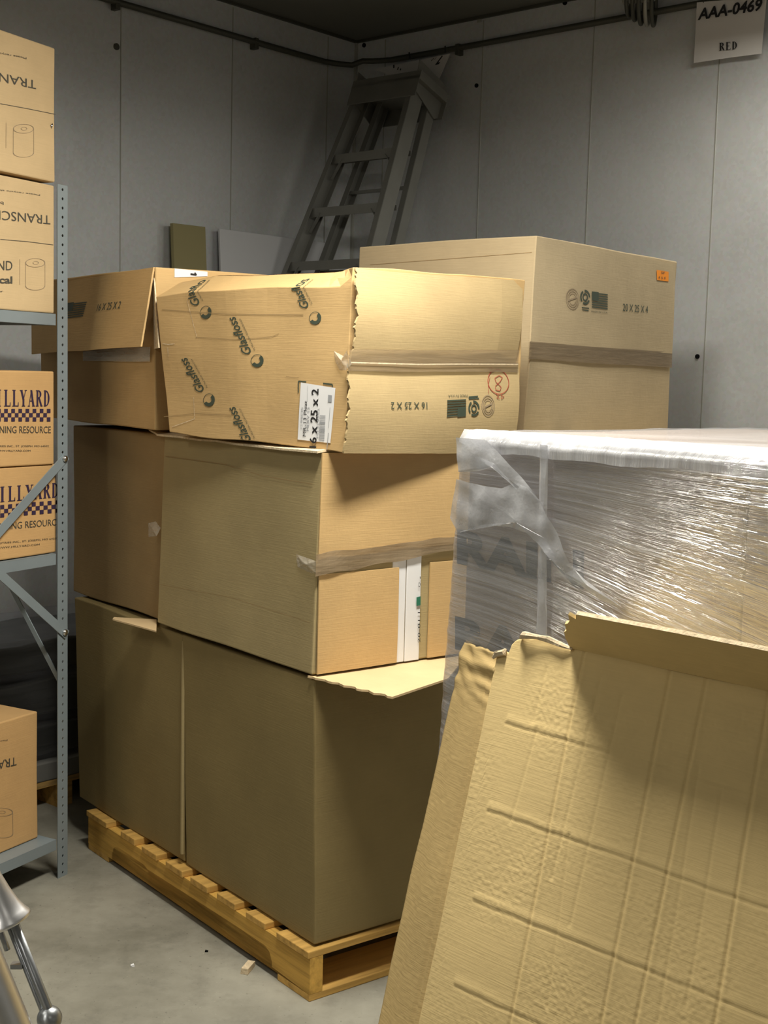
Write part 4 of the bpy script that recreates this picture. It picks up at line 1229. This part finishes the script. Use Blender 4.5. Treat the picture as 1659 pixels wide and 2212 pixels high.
def braceline(p_right, p_left):
    a = onpl(*p_right, SP - SB * .004, SB); b = onpl(*p_left, SP - SB * .004, SB)
    s_a = (a - SP).dot(SD); s_b = (b - SP).dot(SD); k_ = (SL - s_a) / (s_b - s_a)
    return a, a + (b - a) * k_
for pr_, pl_, dz_ in (((139, 991), (0, 1148), 0), ((139, 1366), (0, 1240), 0)):
    a = onpl(*pr_, SP - SB * .004, SB); b = onpl(*pl_, SP - SB * .004, SB)
    s_a = (a - SP).dot(SD); s_b = (b - SP).dot(SD); k_ = (SL - s_a) / (s_b - s_a)
    e_ = a + (b - a) * k_
    bm = bmesh.new(); d_ = (e_ - a).normalized(); beam(bm, a - d_ * .014, e_ + d_ * .01, .026, .003, d_.cross(SB))
    br = bmobj('brace', bm, M['steel_shelf'], shf)
    bm = bmesh.new(); tube(bm, [a - SB * .001, a - SB * .006, a - SB * .010], [.010, .009, .004], 14)
    bmobj('bolt', bm, M['bolt'], br, True)['label'] = 'shiny bolt head'
bm = bmesh.new(); beam(bm, sp(.0, .02, .60), sp(.0, SDp - .02, 1.18), .026, .003, SD.cross(SB)); bmobj('brace', bm, M['steel_shelf'], shf)
bm = bmesh.new(); beam(bm, sp(.0, SDp, .60), sp(SL, SDp, 1.3), .026, .003); bmobj('brace', bm, M['steel_shelf'], shf)

def sbox(name, lab, s0, s1, b0, b1, z0, z1, mat, seed, skew=0.0, group=None):
    # corners: right front first so that u runs left
    c = [sp(s0, b0 + skew, z0), sp(s1, b0, z0), sp(s1, b1, z0), sp(s0, b1, z0)]; c = c + [p + UP * (z1 - z0) for p in c]
    return carton(name, lab, c, mat, seed, .0025, 8)
def sface(bv, b=0.0, off=.0012): return Face(bv, sp(0, b, 0), -SB, off)
def roll(pr, face, x0, x1, y0, y1, ell=.14):
    cx_ = (x0 + x1) / 2; rx = (x1 - x0) / 2; ry = (y1 - y0) * ell
    sk = .10
    pr.ring(face, (cx_, y0 + ry), rx, ry, .07).ring(face, (cx_ + 1, y0 + ry), rx * .3, ry * .35, .15)
    pr.line(face, [(x0 + .5, y0 + ry), (x0 + .5, y1 - ry)], .0012).line(face, [(x1 - .5, y0 + ry), (x1 - .5, y1 - ry)], .0012)
    pr.ring(face, (cx_, y1 - ry), rx, ry, .07, 0, PI)
    return pr
TS = 'upside-down dark lettering'
r, bv = sbox('supply_carton', 'tan carton with upside-down TRANSCEND print, topmost on the shelf stack', .030, .46, .0, .42, 2.008, 2.372, 'kraft_shelf', 71)
f = sface(bv)
Print('print', 'ink_dark', r).text(f, 'TRANSCEND', (77, 174.5), (-112, 133), (77, 193)).text(f, 'Please recycle this carton', (56, 124), (-70, 101), (56, 128)).build(TS)
roll(Print('print', 'ink_faint', r), f, 28, 73, 268, 340).line(f, [(13, 265), (13, 320)], .001).build('faint outline of a paper roll')
Print('seam_edge', 'ink_dark', r).line(f, [(0, 224), (60, 235), (119, 247)], .0015).build()
tri('tape_glint', 'bolt', [(108, 270), (112, 266), (112, 274), (110, 279)], Face(bv, sp(0, 0, 0), -SB, .003), r, 'bright glint on the tape', amp=.002)
r, bv = sbox('supply_carton', 'tan carton with upside-down TRANSCEND print, standing on the upper shelf', .026, .46, .006, .42, 1.650, 2.000, 'kraft_shelf', 72)
f = sface(bv, .006)
Print('print', 'ink_dark', r).text(f, 'TRANSCEND', (108, 466), (-57, 449), (108, 485)).text(f, 'Please recycle this carton', (86, 420), (-50, 403), (86, 423)).text(f, 'by', (7, 436), (-8, 434), (7, 443)).build(TS)
Print('print', 'ink_dark', r).text(f, 'BRAND', (-48, 583), (26, 584), (-48, 562), 0, .0).text(f, 'tropical', (-60, 611), (26, 612), (-60, 596), 0, .03).text(f, 'paper', (-20, 631), (6, 631), (-20, 627)).build('dark lettering')
roll(Print('print', 'ink_faint', r), f, 54, 97, 558, 627).line(f, [(42, 560), (42, 615)], .001).build('faint outline of a paper roll')
Print('seam_edge', 'ink_dark', r).line(f, [(0, 517), (60, 522), (114, 529)], .0015).build()
def hillyard(r, f, dy0, dy1, x0, x1, ys):
    """ys: heights at x=0; slope dy per px"""
    k_ = dy0
    def P_(x, y): return (x, y + k_ * x)
    Print('print', 'ink_purple', r).serif(f, 'HILLYARD', P_(x0, ys[1]), P_(x1, ys[1]), P_(x0, ys[0])).build('large dark purple serif lettering')
    pr = Print('print', 'ink_purple', r); n = 18; w = (x1 - x0) / n; h = (ys[3] - ys[2]) / 3
    for j in range(3):
        for i in range(n):
            if (i + j) % 2 == (n - 1) % 2:
                xa, xb = x0 + i * w, x0 + (i + 1) * w; ya = ys[2] + j * h
                pr.poly(f, [P_(xa, ya + h), P_(xb, ya + h), P_(xb, ya), P_(xa, ya)])
    pr.build('purple checkerboard band')
    Print('print', 'ink_dark', r).text(f, 'CLEANING RESOURCE', P_(x0 - 8, ys[5]), P_(x1 + 1, ys[5]), P_(x0 - 8, ys[4])).text(f, 'HILLYARD INDUSTRIES INC., ST. JOSEPH, MO 64502', P_(x0 - 40, ys[6] + 4), P_(x1 - 3, ys[6] + 4), P_(x0 - 40, ys[6])).text(f, 'WWW.HILLYARD.COM', P_(x0 + 18, ys[6] + 14), P_(x1 - 43, ys[6] + 14), P_(x0 + 18, ys[6] + 10)).build('small dark lettering')
r, bv = sbox('supply_carton', 'amber carton marked HILLYARD, upper one of the two on the middle shelf', .024, .42, .008, .42, 1.2245, 1.486, 'kraft_amber', 73)
hillyard(r, sface(bv, .008), 0.0, 0, -30, 108.5, (841, 878, 883, 910.5, 920, 935.5, 961.5))
r, bv = sbox('supply_carton', 'amber carton marked HILLYARD, lower one behind the shelf brace', .010, .42, .014, .42, .970, 1.2235, 'kraft_amber', 74)
hillyard(r, sface(bv, .014), -.085, 0, -26, 128, (1051, 1085, 1091, 1118, 1130, 1145, 1171))
# lower shelf carton
fb0 = onz(82, 1808, .121); s_ = (fb0 - SP).dot(SD); b_ = (fb0 - SP).dot(SB)
print('lower box', s_, b_)
r, bv = sbox('supply_carton', 'tan carton with upside-down TRANSCEND print on the bottom shelf', s_, s_ + .42, b_, b_ + .36, .121, .50, 'kraft_amber', 75)
f = sface(bv, b_)
Print('print', 'ink_dark', r).text(f, 'TRANSCEND', (36, 1635), (-95, 1664), (36, 1653)).text(f, 'Please recycle', (16, 1597), (-40, 1607), (16, 1600)).build(TS)
roll(Print('print', 'ink_faint', r), f, -20, 28, 1745, 1810).build('faint outline of a paper roll')

# ------------------------------------------------------------------ film wrapped bundles on a pallet behind the shelf
g0 = sp(-.15, .60, 0)
# stands against the left wall, long side along DL
G0 = K + DL * 1.62 + DR * .62
bz_ = thing('wooden_pallet', 'grey wooden pallet on the floor behind the shelf', 'pallet', G0 + DL * .45 - DR * .22)
for s in (0, .42, .82):
    bm = bmesh.new(); slab(bm, G0 + DL * s + UP * .0, DL * .06, -DR * .5, UP * .08); bmobj('stringer', bm, M['pine_b'], bz_)
bm = bmesh.new(); slab(bm, G0 + UP * .081, DL * .9, -DR * .5, UP * .02); bmobj('deck', bm, M['pine_b'], bz_)
for lab, z0, z1_, mt, inset in (('grey plastic tray at the bottom of the wrapped pile behind the shelf', .103, .165, 'grey_metal', .0),
                        ('black bag in the lower part of the wrapped pile behind the shelf', .19, .29, 'black_plastic', .02),
                        ('black bag in the middle of the wrapped pile behind the shelf', .325, .44, 'black_plastic', .03),
                        ('black bag on top of the wrapped pile behind the shelf', .475, .57, 'black_plastic', .05)):
    o = G0 + DL * inset - DR * inset
    c = [o, o + DL * (.88 - inset), o + DL * (.88 - inset) - DR * (.44 - inset), o - DR * (.44 - inset)]
    c = [p + UP * z0 for p in c] + [p + UP * z1_ for p in c]
    bm = carton_body(c, 14, .012 if z0 > .2 else .001, 7, z0 * 10)
    setp(bmobj('plastic_bag' if z0 > .2 else 'plastic_tray', bm, M[mt], None, True, loc=o + UP * z0), lab, 'bag' if z0 > .2 else 'tray')
bm = bmesh.new(); o = G0 + DR * .012 - DL * .012
c = [o, o + DL * .92, o + DL * .92 - DR * .48, o - DR * .48]; c = [p + UP * .09 for p in c] + [p + UP * .60 for p in c]
bm.free(); bm = carton_body(c, 40, .010, 9, 3)
setp(bmobj('stretch_film', bm, M['film_dark'], None, True, loc=o), 'shiny film round the pile of black bags behind the shelf', 'plastic film')

# ------------------------------------------------------------------ metal stand at the lower left
YS = 1.62
def ms(px, py, d=0.0): return atY(px, py, YS + d)
px_m = YS / F
st = thing('metal_stand', 'polished metal stand with flared collar and steel rods, lower left corner', 'stand', Vector((-.16, 1.55, 0)))
ax = (ms(62, 2090) - ms(20, 1988)).normalized()
cen = ms(16, 1990)
bm = bmesh.new()
prof = [(-.20, .012), (-.11, .0125), (-.085, .0135), (-.06, .0155), (-.04, .0185), (-.022, .0225), (-.010, .027), (-.003, .031), (.0, .0315), (.002, .030), (.002, .010)]
tube(bm, [cen + ax * a for a, _ in prof], [r_ for _, r_ in prof], 36)
bmobj('flared_collar', bm, M['chrome'], st, True)['label'] = 'bright flared collar'
end1 = ms(112, 2200); dirr = (end1 - ms(28, 1995)).normalized()
bm = bmesh.new(); tube(bm, [ms(30, 1992), end1, end1 + dirr * .60], .0062, 14); bmobj('rod', bm, M['rod_steel'], st, True)
bm = bmesh.new(); tube(bm, [ms(18, 1998, .01), ms(100, 2205, .01), ms(100, 2205, .01) + dirr * .58], .0035, 12); bmobj('rod', bm, M['rod_steel'], st, True)
bm = bmesh.new(); bmesh.ops.create_uvsphere(bm, u_segments=20, v_segments=12, radius=.0165)
for v in bm.verts: v.co = v.co + ms(107, 2200)
bmobj('joint', bm, M['rod_steel'], st, True)
bm = bmesh.new(); tube(bm, [ms(-150, 1800, -.06), ms(-75, 1985, -.06), ms(30, 2240, -.06), ms(30, 2240, -.06) + dirr * .5], .026, 24)
bmobj('tube', bm, M['chrome'], st, True)['label'] = 'thick bright tube'
bm = bmesh.new(); tube(bm, [ms(-10, 1985, .02), ms(10, 2035, .02), ms(16, 2052, .02)], .004, 10); bmobj('rod', bm, M['rod_steel'], st, True)
bm = bmesh.new(); beam(bm, ms(25, 2085, .01), ms(50, 2085, .01), .012, .006); bmobj('cross_bar', bm, M['rod_steel'], st)
fb_ = end1 + dirr * .60
bm = bmesh.new(); tube(bm, [Vector((fb_.x, fb_.y, 0)), Vector((fb_.x, fb_.y, .03)), Vector((fb_.x, fb_.y, max(.05, fb_.z)))], [.14, .13, .02], 28); bmobj('base', bm, M['rod_steel'], st, True)

# ------------------------------------------------------------------ scraps on the floor
def scrap(lab, px, py, l, w, h, rz, mt):
    p = onz(px, py, 0); a = Vector((math.cos(rz), math.sin(rz), 0)); b = Vector((-math.sin(rz), math.cos(rz), 0))
    bm = bmesh.new(); slab(bm, p - a * l / 2 - b * w / 2 + UP * .0005, a * l, b * w, UP * h)
    for v in bm.verts: v.co += wob(v.co, .003, 60, 1) * (1 if v.co.z > h * .6 else .0)
    setp(bmobj('wood_chip', bm, M[mt], loc=p), lab, 'scrap')
scrap('pale wood chip on the floor in front of the pallet', 535, 2096, .05, .020, .014, R(75), 'kraft_edge')
scrap('small dark speck of debris on the floor near the pallet', 446, 2056, .008, .007, .004, 0, 'hole')
scrap('tiny pale crumb on the floor left of the wood chip', 286, 2088, .010, .007, .004, .4, 'paper')
